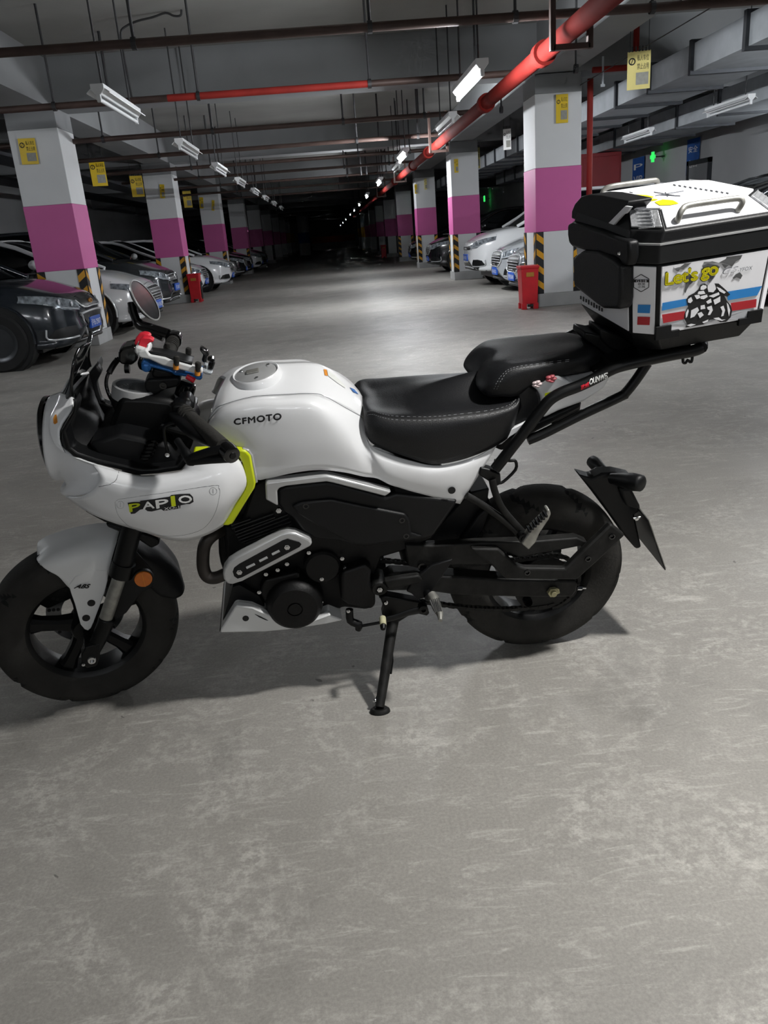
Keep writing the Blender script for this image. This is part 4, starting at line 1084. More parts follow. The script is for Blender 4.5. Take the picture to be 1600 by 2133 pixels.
cover = shell('side_cover', SC, M_white, nu=5, nv=5, twin=True, solid=.003)
p = BK.P(941, 1021, -.1515); mk('cover_grommet', cyl(p, p - Vector((0, .002, 0)), .009, n=20), M_dark, cover, BK)
tg = [tank, cover]
decal_text('brand_lettering', 'CFMOTO', [Z(4, 162, 386), Z(4, 391, 360), Z(4, 160, 358), Z(4, 390, 329)], tg, M_ink, tank, space=1.12, fat=.8)
decal_line('tank_seam', Pz(4, [(38, 365), (70, 315), (110, 292), (250, 254), (400, 243), (540, 238), (600, 250), (700, 305), (785, 352)]), .0014, tg, M_seam, tank)
decal_poly('warning_sticker', Pz(4, [(612, 122), (650, 150), (705, 205), (700, 212), (660, 185), (618, 152)]), tg, M_stick, tank)
decal_poly('warning_sticker', Pz(4, [(596, 120), (610, 122), (616, 152), (602, 150)]), tg, M_ora2, tank)
decal_poly('warning_sticker', Pz(4, [(722, 208), (745, 218), (765, 242), (740, 232)]), tg, M_bluep, tank)
# filler cap
tb = world_bvh([tank]); pc = cast(tb, *Z(4, 268, 142), 0.0); pc = BK.I @ pc
CAPF = Frame(BKM @ Matrix.Translation(pc) @ Matrix.Rotation(math.radians(-7), 4, 'Y') @ Matrix.Rotation(math.radians(6), 4, 'X'))
cap = mk('filler_cap', lathe([(0, .008), (.044, .008), (.047, .006), (.048, .0), (.048, -.02)], 48, (0, 0, 0), 'z'), M_silver, tank, CAPF, smooth=40)
mk('cap_ring', lathe([(.049, -.02), (.049, .006), (.052, .008), (.056, .004), (.061, -.02)], 48, (0, 0, 0), 'z'), M_white, tank, CAPF, smooth=50)
for i in range(3):
    a = .6 + i * 2.09; mk('cap_screw', cyl((.036 * math.cos(a), .036 * math.sin(a), .008), (.036 * math.cos(a), .036 * math.sin(a), .010), .004, n=12), M_chrome, tank, CAPF)
mk('lock_flap', box((-.006, 0, .010), (.03, .018, .005)), M_alu, tank, CAPF, bev=.004)

# ---------------------------------------------------------------- seats and tail
SEAT = [
    [(788, 258, 0), (790, 288, -.05), (798, 335, -.098), (800, 375, -.116), (806, 425, -.118)],
    [(815, 255, 0), (815, 290, -.055), (822, 332, -.108), (822, 395, -.128), (828, 468, -.126)],
    [(880, 263, 0), (875, 305, -.06), (868, 340, -.120), (870, 410, -.140), (880, 500, -.134)],
    [(1000, 238, 0), (980, 305, -.07), (960, 357, -.134), (965, 440, -.152), (990, 538, -.142)],
    [(1130, 188, 0), (1110, 285, -.075), (1100, 358, -.142), (1105, 455, -.158), (1130, 578, -.146)],
    [(1240, 154, 0), (1245, 268, -.075), (1250, 348, -.142), (1255, 430, -.154), (1270, 558, -.142)],
    [(1340, 128, 0), (1375, 252, -.07), (1400, 332, -.138), (1405, 400, -.146), (1400, 510, -.134)],
    [(1440, 118, 0), (1480, 238, -.06), (1525, 292, -.124), (1520, 345, -.134), (1480, 465, -.124)],
    [(1500, 118, 0), (1530, 228, -.05), (1556, 252, -.105), (1552, 300, -.118), (1520, 430, -.112)]]
seat = shell('rider_seat', [[B(4, *q) for q in r] for r in SEAT], M_leather, nu=5, nv=5, solid=.004)
for dy, nm in ((-8, 0), (9, 1)):
    decal_line('stitching', Pz(4, [(812, 334 + dy), (840, 332 + dy), (880, 345 + dy), (940, 356 + dy), (1050, 360 + dy), (1150, 358 + dy), (1250, 348 + dy), (1400, 330 + dy), (1500, 306 + dy), (1540, 275 + dy)]), .0013, [seat], M_stitch, seat, dash=True)
decal_line('seat_piping', Pz(4, [(812, 334), (840, 332), (880, 345), (940, 356), (1050, 360), (1150, 358), (1250, 348), (1400, 330), (1500, 306), (1545, 268)]), .003, [seat], M_dark, seat)
PIL = [
    [(170, 420, 0), (170, 424, -.045), (183, 440, -.075), (203, 464, -.085)],
    [(152, 352, 0), (152, 392, -.055), (174, 430, -.085), (206, 464, -.09)],
    [(185, 285, 0), (186, 336, -.06), (216, 415, -.104), (240, 476, -.10)],
    [(235, 234, 0), (248, 288, -.065), (290, 372, -.114), (300, 472, -.108)],
    [(306, 207, 0), (330, 264, -.066), (370, 330, -.116), (390, 468, -.11)],
    [(456, 190, 0), (474, 246, -.066), (500, 300, -.112), (505, 400, -.108)],
    [(625, 166, 0), (644, 222, -.066), (670, 274, -.106), (660, 350, -.10)],
    [(754, 143, 0), (788, 192, -.06), (830, 240, -.092), (830, 322, -.09)],
    [(804, 140, 0), (852, 188, -.05), (886, 238, -.068), (885, 290, -.072)],
    [(818, 152, 0), (866, 196, -.04), (895, 240, -.055), (893, 288, -.06)]]
pil = shell('pillion_seat', [[B(6, *q) for q in r] for r in PIL], M_leather, nu=4, nv=5, solid=.004)
for dx in (0, 16):
    decal_line('stitching', Pz(6, [(250 + dx, 435), (280 + dx, 380), (330 + dx, 325), (400 + dx, 300 + dx * .5), (520, 283 + dx * .6), (700, 258 + dx * .6)]), .0013, [pil], M_stitch, pil, dash=True)
tail = plate('tail_cover', 6, [(430, 378), (470, 365), (600, 346), (640, 352), (715, 392), (760, 385), (850, 335), (930, 285), (965, 262), (960, 300), (940, 375), (915, 420), (880, 450), (790, 505), (640, 560), (560, 600), (545, 600), (530, 470), (515, 440)], -.108, .216, M_white, bev=.008, seg=3)
plate('seat_base', 6, [(395, 470), (430, 385), (515, 445), (530, 480), (540, 600), (470, 650), (320, 690), (300, 680), (380, 600), (410, 540)], -.112, .224, M_blk, bev=.006)
plate('tail_strip', 6, [(248, 765), (330, 682), (465, 618), (440, 660), (355, 712), (300, 760)], -.122, .01, M_white, bev=.002, both=True)
plate('tail_undertray', 6, [(330, 720), (480, 640), (770, 510), (775, 545), (480, 700), (380, 770), (300, 800), (250, 775)], -.10, .20, M_blk, bev=.006)
plate('tail_undertray', 6, [(640, 560), (780, 505), (770, 560), (700, 620), (600, 650)], -.09, .18, M_blk, bev=.006)
decal_poly('yellow_sticker', Pz(6, [(556, 452), (598, 442), (596, 480), (552, 498)]), [tail], M_yel, tail)
for c, m, r in (((592, 366), M_pinkp, 9.5), ((507, 397), M_pinkw, 8.5)):
    c = Z(6, *c); bv = world_bvh([tail]); g = G()
    for i in range(5):
        a = i * 2 * PI / 5; p = cast(bv, c[0] + r * .62 * math.cos(a), c[1] + r * .55 * math.sin(a), .001)
        if p: p = BK.I @ p; g.add(lathe([(0, -.004), (.005, -.003), (.0075, 0), (.006, .003), (0, .004)], 12, p, 'z'))
    p = cast(bv, c[0], c[1], .002)
    if p: p = BK.I @ p; g.add(lathe([(0, .006), (.003, .005), (.004, 0)], 10, p, 'z'))
    mk('flower_charm', g, m, tail, BK, smooth=60)

# ---------------------------------------------------------------- rack tubes
RW = -.135
main = [B(6, x, y, RW) for x, y in ((262, 905), (430, 690), (535, 555), (590, 492), (660, 450), (760, 412), (860, 365), (965, 308), (1080, 275), (1300, 228), (1440, 202), (1490, 184))]
low = [B(6, x, y, RW + .01) for x, y in ((1168, 275), (1100, 375), (1040, 450), (1000, 478), (760, 590), (560, 690), (455, 735))]
def sm(pts, n=4): return spline(pts, n)
for s in (1, -1):
    mm = rod('rack_rail', [Vector((p.x, p.y * s, p.z)) for p in sm(main)], .0135, M_blks)
    if s == 1: rail = mm
    rod('rack_strut', [Vector((p.x, p.y * s, p.z)) for p in sm(low)], .0120, M_blks)
pe = main[-1]
rod('rack_crossbar', [pe, Vector((pe.x + .02, -.09, pe.z)), Vector((pe.x + .025, 0, pe.z)), Vector((pe.x + .02, .09, pe.z)), Vector((pe.x, .135, pe.z))], .0135, M_blks, smooth=4)
for i in (7, 9): rod('rack_crossbar', [main[i], Vector((main[i].x, -RW, main[i].z))], .011, M_blks)
decal_text('rack_lettering', 'OUNWEI', [Z(6, 822, 405), Z(6, 928, 362), Z(6, 824, 372), Z(6, 930, 330)], [rail], M_white_print, rail, lift=.0012, fat=.4)
decal_text('rack_lettering', '欧威', [Z(6, 772, 434), Z(6, 820, 412), Z(6, 772, 408), Z(6, 820, 386)], [rail], M_redp, rail, lift=.0012, fat=.4)
rod('luggage_hook', sm([B(6, x, y, RW) for x, y in ((1382, 222), (1380, 268), (1395, 274), (1408, 258), (1420, 268), (1432, 262), (1438, 215))], 3), .0032, M_blks)
rod('strap_loop', sm([B(5, x, y, -.13) for x, y in ((400, 120), (500, 122), (535, 125), (535, 180), (455, 258), (420, 262))], 3), .0038, M_blks)
plate('rack_foot', 5, [(375, 180), (440, 205), (445, 275), (410, 290), (355, 250), (300, 215), (310, 165)], -.14, .03, M_blks, bev=.004)
_q = [main[6], main[10], main[10] + Vector((0, 0, .008)), main[6] + Vector((0, 0, .008))]
mk('rack_deck', slab([q + Vector((0, 0, .006)) for q in _q], -.122, .122), M_blks, moto, BK, bev=.002)
plate('carrier_plate', 14, [(330, 250), (480, 280), (640, 340), (900, 430), (930, 500), (640, 540), (500, 450), (400, 380), (320, 320)], -.045, .08, M_blks, bev=.004)

# ---------------------------------------------------------------- frame and engine
fr_ = plate('frame', 3, [(370, 250), (480, 212), (700, 190), (1110, 250), (1590, 352), (1430, 580), (1300, 640), (1130, 690), (1090, 800), (880, 720), (640, 640), (420, 560), (290, 500)], -.115, .23, M_eng, bev=.006)
airb = plate('airbox_cover', 3, [(510, 292), (560, 268), (800, 240), (850, 248), (1150, 332), (1215, 308), (1585, 352), (1440, 562), (1385, 580), (1240, 600), (1060, 625), (960, 622), (880, 592), (740, 582), (660, 540), (600, 455), (545, 418), (512, 372)], -.150, .05, M_blk, bev=.008, seg=3, both=True)
plate('airbox_panel', 3, [(592, 388), (650, 362), (830, 344), (960, 372), (1270, 432), (1298, 468), (1305, 545), (1375, 568), (1240, 592), (1060, 616), (960, 612), (890, 580), (760, 510), (640, 440)], -.158, .012, M_blk, airb, bev=.005, seg=2)
for q in ((678, 384), (1250, 468), (1275, 562)):
    p = B(3, *q, -.158); mk('panel_screw', lathe([(.004, -.001), (.0075, -.001), (.0075, .001), (.004, .001)], 20, p, 'y', True), M_blkg, airb, BK)
plate('silver_trim', 3, [(436, 255), (455, 242), (760, 204), (800, 202), (850, 212), (1188, 300), (1150, 328), (840, 248), (800, 240), (560, 266), (520, 278), (508, 295), (512, 385), (440, 348)], -.164, .028, M_silver, airb, bev=.004)
# cylinder with cooling fins
cylb = plate('cylinder', 11, [(320, 500), (480, 440), (700, 330), (800, 315), (1000, 400), (1000, 540), (480, 725), (330, 570)], -.095, .19, M_eng, bev=.005)
for a, b in (((330, 503), (545, 432)), ((335, 540), (800, 372)), ((372, 574), (815, 412)), ((382, 606), (960, 382)), ((400, 636), (970, 422)), ((410, 666), (990, 460)), ((440, 692), (996, 492)), ((482, 706), (982, 524))):
    p, q = B(11, *a, -.122), B(11, *b, -.122); d = (q - p).normalized(); n = Vector((-d.z, 0, d.x)) * .0016
    mk('cooling_fin', slab([p - n, q - n, q + n, p + n], -.124, .124), M_fin, cylb, BK, bev=.0006)
p = B(11, 600, 330, -.10); mk('head_cover', box((p.x, 0, p.z + .01), (.12, .2, .06)), M_eng, moto, BK, bev=.012)
# exhaust header and heat shield
rod('exhaust_header', sm([B(3, x, y, w) for x, y, w in ((170, 530, -.08), (118, 560, -.11), (78, 610, -.12), (66, 680, -.12), (68, 750, -.12), (90, 800, -.122), (140, 810, -.125), (215, 780, -.125))], 5), .0155, M_head, n=16)
sh = plate('heat_shield', 11, [(236, 1040), (248, 985), (300, 915), (395, 853), (880, 602), (960, 580), (1045, 592), (1200, 662), (1232, 700), (1212, 738), (450, 1130), (340, 1165), (285, 1155), (245, 1105)], -.168, .03, M_silver, bev=.007, seg=3)
plate('shield_insert', 11, [(346, 1022), (362, 975), (420, 932), (900, 672), (960, 652), (1085, 690), (1110, 715), (1090, 745), (450, 1083), (400, 1098), (362, 1072)], -.1695, .004, M_blk, sh, bev=.001)
for a, b in (((500, 975), (590, 932)), ((645, 900), (730, 857)), ((785, 825), (865, 785))):
    p, q = B(11, *a, -.170), B(11, *b, -.170); mk('shield_slot', tube([p, q], .0032, 8), M_silver, sh, BK, smooth=40)
for q in ((420, 1015), (950, 738)): bolt(B(11, *q, -.1685), .008, .005, sh)
# crankcase and covers
case = plate('crankcase', 3, [(180, 500), (300, 520), (520, 560), (900, 600), (1080, 640), (1090, 800), (1085, 985), (1040, 1005), (900, 990), (760, 1060), (560, 1045), (430, 990), (330, 950), (240, 860), (280, 800), (200, 680)], -.09, .18, M_eng, bev=.01)
alt = B(11, 1030, 1295, -.10)
av = mk('alternator_cover', lathe([(.074, 0), (.072, -.030), (.066, -.046), (.056, -.054), (.020, -.056), (.019, -.052), (.017, -.052), (.016, -.057), (0, -.057)], 48, alt), M_eng, case, BK, smooth=35, recalc=True)
mk('alternator_lug', slab(poly(11, [(640, 1230), (700, 1100), (1080, 1010), (1100, 1080), (900, 1150), (760, 1450)], -.12), -.125, -.09), M_eng, case, BK, bev=.006)
cc = B(11, 1335, 905, -.10); mk('round_cover', lathe([(.046, 0), (.045, -.026), (.040, -.032), (.0, -.034)], 40, cc), M_eng, case, BK, smooth=35, recalc=True)
plate('sprocket_cover', 3, [(885, 800), (900, 775), (1035, 728), (1072, 768), (1062, 845), (1092, 880), (1094, 975), (1068, 1002), (930, 975), (885, 945)], -.148, .06, M_eng, case, bev=.012, seg=3)
for q in ((695, 655), (893, 690), (910, 748), (772, 812), (565, 722), (440, 783), (400, 890), (768, 948), (510, 757)): bolt(B(3, *q, -.128), .0062, .006, case)
for q in ((1153, 955), (930, 1003)): bolt(B(3, *q, -.14), .0055, .006, case)
bolt(B(3, 516, 405, -.15), .0075, .006, airb)
bolt(B(3, 245, 680, -.10), .008, .006, case, M_blkg)
rod('frame_downtube', [B(3, 205, 520, -.06), B(3, 215, 700, -.06), B(3, 300, 900, -.06)], .020, M_blks, smooth=4)
plate('gear_box_rear', 3, [(1000, 640), (1130, 650), (1160, 760), (1100, 900), (1060, 1000), (960, 990), (950, 700)], -.06, .12, M_eng, bev=.008)
# belly pan
bp_ = plate('belly_pan', 11, [(208, 1698), (215, 1660), (370, 1412), (400, 1400), (560, 1422), (700, 1485), (880, 1580), (980, 1608), (1060, 1614), (1180, 1590), (1420, 1502), (1570, 1560), (1380, 1602), (1000, 1660), (700, 1688)], -.138, .276, M_whiteb, bev=.006, seg=2)
plate('belly_lip', 11, [(375, 1402), (400, 1396), (560, 1416), (700, 1478), (880, 1572), (980, 1600), (1060, 1606), (1180, 1580), (1420, 1494), (1440, 1508), (1190, 1606), (1060, 1630), (980, 1625), (880, 1598), (700, 1504), (560, 1442), (405, 1424)], -.146, .02, M_whiteb, bp_, bev=.004)
plate('belly_front', 11, [(198, 1690), (345, 1190), (420, 1165), (640, 1290), (700, 1400), (560, 1430), (380, 1405), (212, 1662)], -.11, .22, M_blk, bev=.006)
p = B(11, 490, 1535, -.138); mk('pan_grommet', cyl(p, p - Vector((0, .0015, 0)), .008, n=18), M_dark, bp_, BK)
plate('pan_slot', 11, [(590, 1490), (660, 1520), (740, 1562), (715, 1558), (640, 1525)], -.1395, .002, M_dark, bp_, bev=0)

# ---------------------------------------------------------------- swingarm, chain, guards
plate('swingarm', 5, [(-120, 850), (80, 862), (460, 885), (920, 893), (935, 912), (930, 955), (900, 998), (640, 1000), (150, 985), (-60, 955), (-300, 960), (-345, 900), (-260, 845)], -.125, .045, M_mud, bev=.006, both=True)
rod('swingarm_brace', [B(5, -100, 905, -.10), Vector((B(5, -100, 905, -.10).x, .10, B(5, -100, 905, -.10).z))], .022, M_mud)
ax = B(5, 770, 957, -.128)
nt_ = mk('axle_nut', G().add(cyl(ax, ax + Vector((0, -.010, 0)), .0155, .0145, 6)).add(cyl(ax + Vector((0, -.010, 0)), ax + Vector((0, -.018, 0)), .008, n=12)).add(slab([ax + Vector((x, 0, z)) for x, z in ((.0, -.015), (.02, -.006), (.017, .008), (0, .014))], ax.y - .006, ax.y)), M_gold, moto, BK, bev=.001)
a0 = B(5, 930, 935, -.11); rod('chain_adjuster', [a0, B(5, 985, 937, -.11)], .0035, M_chrome); mk('adjuster_nut', cyl(B(5, 932, 935, -.11), B(5, 960, 936, -.11), .007, n=6), M_chrome, moto, BK)
mk('axle_shaft', cyl((ax.x, -.12, ax.z), (ax.x, .13, ax.z), .010, n=16), M_blks, rw, BK)
CW = -.088
guard = plate('chain_guard', 5, [(-170, 665), (0, 668), (330, 650), (660, 640), (930, 618), (1000, 646), (995, 662), (800, 700), (560, 745), (500, 720), (440, 700), (385, 788), (0, 792), (-60, 820), (-150, 800)], -.128, .03, M_mud, bev=.005)
plate('hugger_bracket', 5, [(250, 690), (430, 690), (545, 795), (600, 812), (855, 817), (945, 725), (1150, 530), (1240, 600), (1060, 770), (930, 888), (470, 880), (380, 792)], -.150, .022, M_mud, bev=.005)
for q in ((610, 835), (998, 748), (1152, 605)): 
    p = B(5, *q, -.150); mk('bracket_bolt', lathe([(.008, 0), (.008, -.004), (.005, -.005), (.004, -.001), (0, -.001)], 16, p), M_blkg, moto, BK)
p = B(8, 1030, 465, -.130); mk('guard_bolt', lathe([(.011, 0), (.011, -.006), (.006, -.006), (.006, -.002), (0, -.002)], 18, p), M_blkg, guard, BK)
plate('inner_mudguard', 5, [(170, 400), (240, 330), (370, 300), (345, 470), (290, 640), (210, 680), (0, 690), (-60, 640), (0, 600)], -.05, .10, M_blk, bev=.005)
plate('hugger', 5, [(180, 640), (300, 470), (390, 400), (330, 560), (270, 650)], -.07, .14, M_blk, bev=.006)
def chain_run(pts):
    q = sm(pts, 14); g = G(); acc = 0; step = .0127; k = 0
    d = [0]
    for i in range(1, len(q)): d.append(d[-1] + (q[i] - q[i - 1]).length)
    s = 0; i = 0
    while s + step < d[-1]:
        def at(u):
            j = 0
            while j < len(d) - 2 and d[j + 1] < u: j += 1
            t = (u - d[j]) / max(1e-6, d[j + 1] - d[j]); return q[j].lerp(q[j + 1], t)
        a, b = at(s), at(s + step); dr = (b - a).normalized(); n = Vector((-dr.z, 0, dr.x)); h = .0048 if k % 2 else .0042
        e = .0035 if k % 2 else .002
        for w in ((-.007, -.0055), (.0055, .007)) if k % 2 else ((-.0052, -.0036), (.0036, .0052)):
            c0 = a - dr * e; c1 = b + dr * e
            g.add(slab([c0 - n * h * .7, a - n * h, b - n * h, c1 - n * h * .7, c1 + n * h * .7, b + n * h, a + n * h, c0 + n * h * .7], CW + w[0], CW + w[1]))
        g.add(cyl((a.x, CW - .0045, a.z), (a.x, CW + .0045, a.z), .0042, n=8))
        s += step; k += 1
    return g
rr = .086
up_ = [B(5, -330, 760, CW), B(5, 0, 785, CW), B(5, 380, 775, CW), B(5, 600, 748, CW), B(5, 720, 735, CW)]
lo_ = [B(5, -330, 990, CW), B(5, 60, 1042, CW), B(5, 250, 1065, CW), B(5, 480, 1072, CW), B(5, 700, 1052, CW), B(5, 800, 1030, CW)]
arc = [Vector((ax.x + rr * math.cos(t), CW, ax.z + rr * math.sin(t))) for t in [math.radians(100 - i * 14) for i in range(14)]]
ch = mk('drive_chain', G().add((chain_run(up_ ).v, chain_run(up_).f)).add((chain_run(lo_).v, chain_run(lo_).f)).add((chain_run(arc).v, chain_run(arc).f)), M_mud, moto, BK)
ch['kind'] = 'stuff'
p = B(5, 612, 1022, -.11); mk('chain_roller', lathe([(.010, -.012), (.012, -.008), (.012, .008), (.010, .012)], 16, p), M_blk, moto, BK, smooth=40)

# ---------------------------------------------------------------- tail light carrier and plate
tl = plate('plate_hanger', 5, [(938, 212), (1030, 237), (1090, 205), (1180, 200), (1290, 225), (1275, 300), (1335, 410), (1340, 445), (1300, 470), (1345, 680), (1310, 692), (1230, 600), (1160, 500), (1040, 340)], -.035, .045, M_blk, bev=.006)
def sig(pts, rs, nm='indicator'):
    return mk(nm, tube(pts, rs, 14, smooth=3), M_blk, tl, BK, smooth=60)
sig([B(5, 1150, 235, -.05), B(5, 1220, 245, -.08), B(5, 1290, 258, -.115), B(5, 1340, 266, -.135), B(5, 1352, 270, -.14)], [.014, .019, .023, .021, .008])
sig([B(5, 1130, 205, .04), B(5, 1090, 175, .08), B(5, 1050, 145, .12), B(5, 1025, 125, .145), B(5, 1014, 120, .15)], [.010, .013, .019, .017, .007])
pt, pb = B(5, 1352, 455, -.06), B(5, 1462, 770, -.06)
dn = (pb - pt).normalized(); nn = Vector((-dn.z, 0, dn.x)) * .0016
pq = [pt - nn, pb - nn, pb + nn, pt + nn]
npl = mk('number_plate', slab(pq, -.095, .095), M_alu, moto, BK, bev=.0005)
mk('plate_frame', slab([pt - nn * 3 + dn * .0, pb - nn * 3, pb - nn, pt - nn], -.1, .1), M_blk, npl, BK, bev=.001)
plate('plate_light', 5, [(1200, 300), (1280, 300), (1335, 410), (1335, 440), (1250, 420), (1220, 360)], -.05, .08, M_blk, tl, bev=.01)
p = B(5, 1310, 490, -.06); bolt(p, .007, .004, tl)
rod('plate_screw', [B(5, 1290, 492, -.062), B(5, 1335, 484, -.062)], .003, M_chrome, tl)

# ---------------------------------------------------------------- pillion peg
rod('peg_bracket_tube', sm([B(5, x, y, -.14) for x, y in ((385, 240), (400, 310), (435, 400), (490, 480), (600, 600))], 4), .0088, M_mud)
rod('peg_bracket_tube', sm([B(5, x, y, -.14) for x, y in ((220, 345), (330, 410), (480, 520), (575, 615))], 4), .0088, M_mud)
pp = plate('pillion_peg', 5, [(575, 655), (620, 695), (665, 648), (690, 590), (750, 500), (764, 465), (755, 435), (738, 438), (730, 470), (640, 560), (600, 620)], -.175, .026, M_alu, bev=.004)
for i in range(7):
    p = B(5, 620 + i * 17.5, 560 - i * 16, -.176); mk('peg_tooth', box((p.x, p.y, p.z), (.006, .026, .006)), M_blk, pp, BK, bev=.001)
p = B(5, 580, 612, -.16); mk('peg_pivot', lathe([(.012, .02), (.012, -.008), (.007, -.009), (.006, -.004), (0, -.004)], 18, p), M_blks, moto, BK, smooth=35)

# ---------------------------------------------------------------- rider controls, stand
p = B(8, 615, 685, -.15); mk('swingarm_pivot', G().add(lathe([(.021, .06), (.021, 0), (.018, -.004), (.011, -.004), (.011, -.001), (0, -.001)], 28, p)), M_mud, moto, BK, smooth=35)
bolt(Vector((p.x, p.y - .002, p.z)), .008, .006)
plate('footrest_hanger', 8, [(660, 612), (900, 575), (1000, 562), (1040, 600), (1010, 640), (700, 692)], -.158, .02, M_mud, bev=.004)
plate('heel_plate', 8, [(950, 600), (1130, 460), (1335, 402), (1300, 470), (1240, 560), (1175, 650), (1120, 730), (1060, 780), (990, 800), (930, 740), (880, 720)], -.150, .010, M_blk, bev=.003)
plate('stand_bracket', 8, [(620, 780), (680, 760), (900, 800), (1010, 820), (1110, 930), (1080, 960), (1000, 940), (900, 960), (740, 1060), (690, 1000), (640, 950), (660, 880)], -.10, .03, M_blks, bev=.004)
fp = mk('footpeg', tube([B(8, 1120, 745, -.165), B(8, 1150, 790, -.18), B(8, 1180, 880, -.215), B(8, 1205, 930, -.235), B(8, 1210, 955, -.245), B(8, 1212, 1000, -.26)], [.012, .0130, .0115, .009, .007, .005], 16), M_alu, moto, BK, smooth=40)
for i in range(6):
    u0 = -22 + i * 9; mk('peg_rib', tube([B(8, 1150 + u0 * 1.9, 790 - u0 * .5, -.205), B(8, 1192 + u0 * 1.3, 915 - u0 * .3, -.238)], .0016, 6), M_dark if i % 2 else M_chrome, fp, BK)
p = B(8, 1095, 765, -.165); mk('peg_pivot', lathe([(.011, .02), (.011, -.006), (.005, -.007), (0, -.004)], 18, p), M_blks, moto, BK, smooth=35)
gl = rod('gear_lever', [B(8, 1040, 885, -.16), B(8, 900, 920, -.165), B(8, 760, 970, -.168), B(8, 640, 1000, -.17)], [.011, .009, .0085, .009], M_blks, flat=(Vector((0, 1, 0)), .5))
p = B(8, 1042, 885, -.165); mk('lever_pivot', lathe([(.012, .015), (.012, -.006), (.006, -.008), (.005, -.003), (0, -.003)], 18, p), M_blks, gl, BK, smooth=35)
rod('gear_toe', [B(8, 645, 975, -.175), B(8, 650, 1050, -.205)], .0085, M_cream, gl, n=14)
rod('gear_toe_end', [B(8, 650, 1050, -.205), B(8, 650, 1085, -.215)], [.008, .006], M_blks, gl, n=14)
rod('gear_linkage', [B(8, 430, 1055, -.14), B(8, 620, 1020, -.15)], .004, M_blks)
rod('gear_shaft_arm', [B(8, 320, 890, -.13), B(8, 330, 1000, -.135), B(8, 410, 1040, -.14), B(8, 405, 1090, -.14)], [.010, .010, .011, .008], M_blks, smooth=3)
foot = BK.I @ on_z(791, 1474, .012)
stop_ = B(8, 745, 1010, -.12)
mid = stop_.lerp(foot, .6)
st = rod('side_stand', [stop_, stop_.lerp(foot, .15), mid, foot + Vector((.0, 0, .002))], [.016, .0145, .0135, .012], M_mud, n=14)
FWm = Frame(T(*(BKM @ foot).xy, 0))
mk('stand_foot', [Vector((p[0] * 1.2, p[1] * .85, p[2])) for p in lathe([(0, .011), (.016, .011), (.021, .006), (.022, 0)], 24, (0, 0, 0), 'z')[0]] and ([Vector((p[0] * 1.2, p[1] * .85, p[2])) for p in lathe([(0, .011), (.016, .011), (.021, .006), (.022, 0)], 24, (0, 0, 0), 'z')[0]], lathe([(0, .011), (.016, .011), (.021, .006), (.022, 0)], 24, (0, 0, 0), 'z')[1]), M_mud, st, FWm, smooth=40)
rod('stand_tang', [B(8, 620, 1700, -.24), B(8, 575, 1790, -.26)], .004, M_mud, st)
mk('tang_ball', lathe([(0, -.006), (.005, -.004), (.007, 0), (.005, .004), (0, .006)], 14, B(8, 573, 1785, -.262), 'z'), M_chrome, st, BK, smooth=60)
rod('stand_spring', [B(8, 730, 1200, -.14), B(8, 738, 1400, -.17), B(8, 722, 1520, -.18)], .004, M_blk, st)

# ---------------------------------------------------------------- handlebar and cockpit
rb = BK.P(362, 708, .345); lb = B(9, 1385, 1912, -.36)
bar = rod('handlebar', sm([lb, B(9, 1150, 1700, -.27), B(9, 960, 1540, -.17), B(9, 880, 1450, -.10), BK.P(372, 838, 0), BK.P(352, 790, .12), BK.P(350, 748, .22), rb], 4), .011, M_blks, n=12)
rod('grip', [B(9, 985, 1560, -.18), B(9, 1150, 1702, -.265), B(9, 1330, 1860, -.345)], [.0165, .0165, .0165], M_rub, bar, n=16)
rod('grip', [BK.P(349, 742, .22), rb], .0165, M_rub, bar, n=16)
for a in (.0, .25, .5): 
    p = B(9, 930, 1500, -.145).lerp(B(9, 1010, 1590, -.19), a); mk('grip_collar', tube([p, p + (lb - p).normalized() * .008], .0185, 16), M_rub, bar, BK, smooth=40)
d = (lb - B(9, 1150, 1700, -.27)).normalized()
mk('bar_end_weight', tube([lb - d * .012, lb, lb + d * .014, lb + d * .016], [.0185, .0185, .0165, .012], 20), M_blkg, bar, BK, smooth=40)
mk('bar_end_screw', tube([lb + d * .016, lb + d * .0185], [.007, .006], 12), M_blks, bar, BK)
lg = rod('lever_guard', sm([B(9, 1385, 1865, -.36), B(9, 1200, 1905, -.35), B(9, 1020, 1965, -.335), B(9, 985, 2000, -.33), B(9, 930, 1910, -.31), B(9, 850, 1790, -.28)], 4), [.010] * 9 + [.0105] * 8 + [.008] * 4, M_blk, bar, n=12, flat=(Vector((0, 1, 0)), .7))
rod('lever_guard_strut', [B(9, 1380, 1975, -.36), B(9, 1200, 1985, -.35), B(9, 990, 2005, -.332)], .0085, M_blk, bar, n=12)
rod('clutch_lever', [B(9, 810, 1530, -.12), B(9, 900, 1590, -.17), B(9, 1010, 1690, -.23), B(9, 1110, 1780, -.28), B(9, 1215, 1840, -.31)], [.013, .019, .020, .014, .007], M_blks, bar, n=12, smooth=3, flat=(Vector((0, .8, .6)).normalized(), .45))
plate('clutch_perch', 9, [(780, 1420), (900, 1400), (1000, 1450), (960, 1530), (850, 1560), (790, 1520)], -.13, .05, M_blks, bar, bev=.008)
plate('switch_cluster', 9, [(840, 1360), (960, 1340), (1030, 1430), (1010, 1480), (880, 1470)], -.10, .05, M_blks, bar, bev=.01)
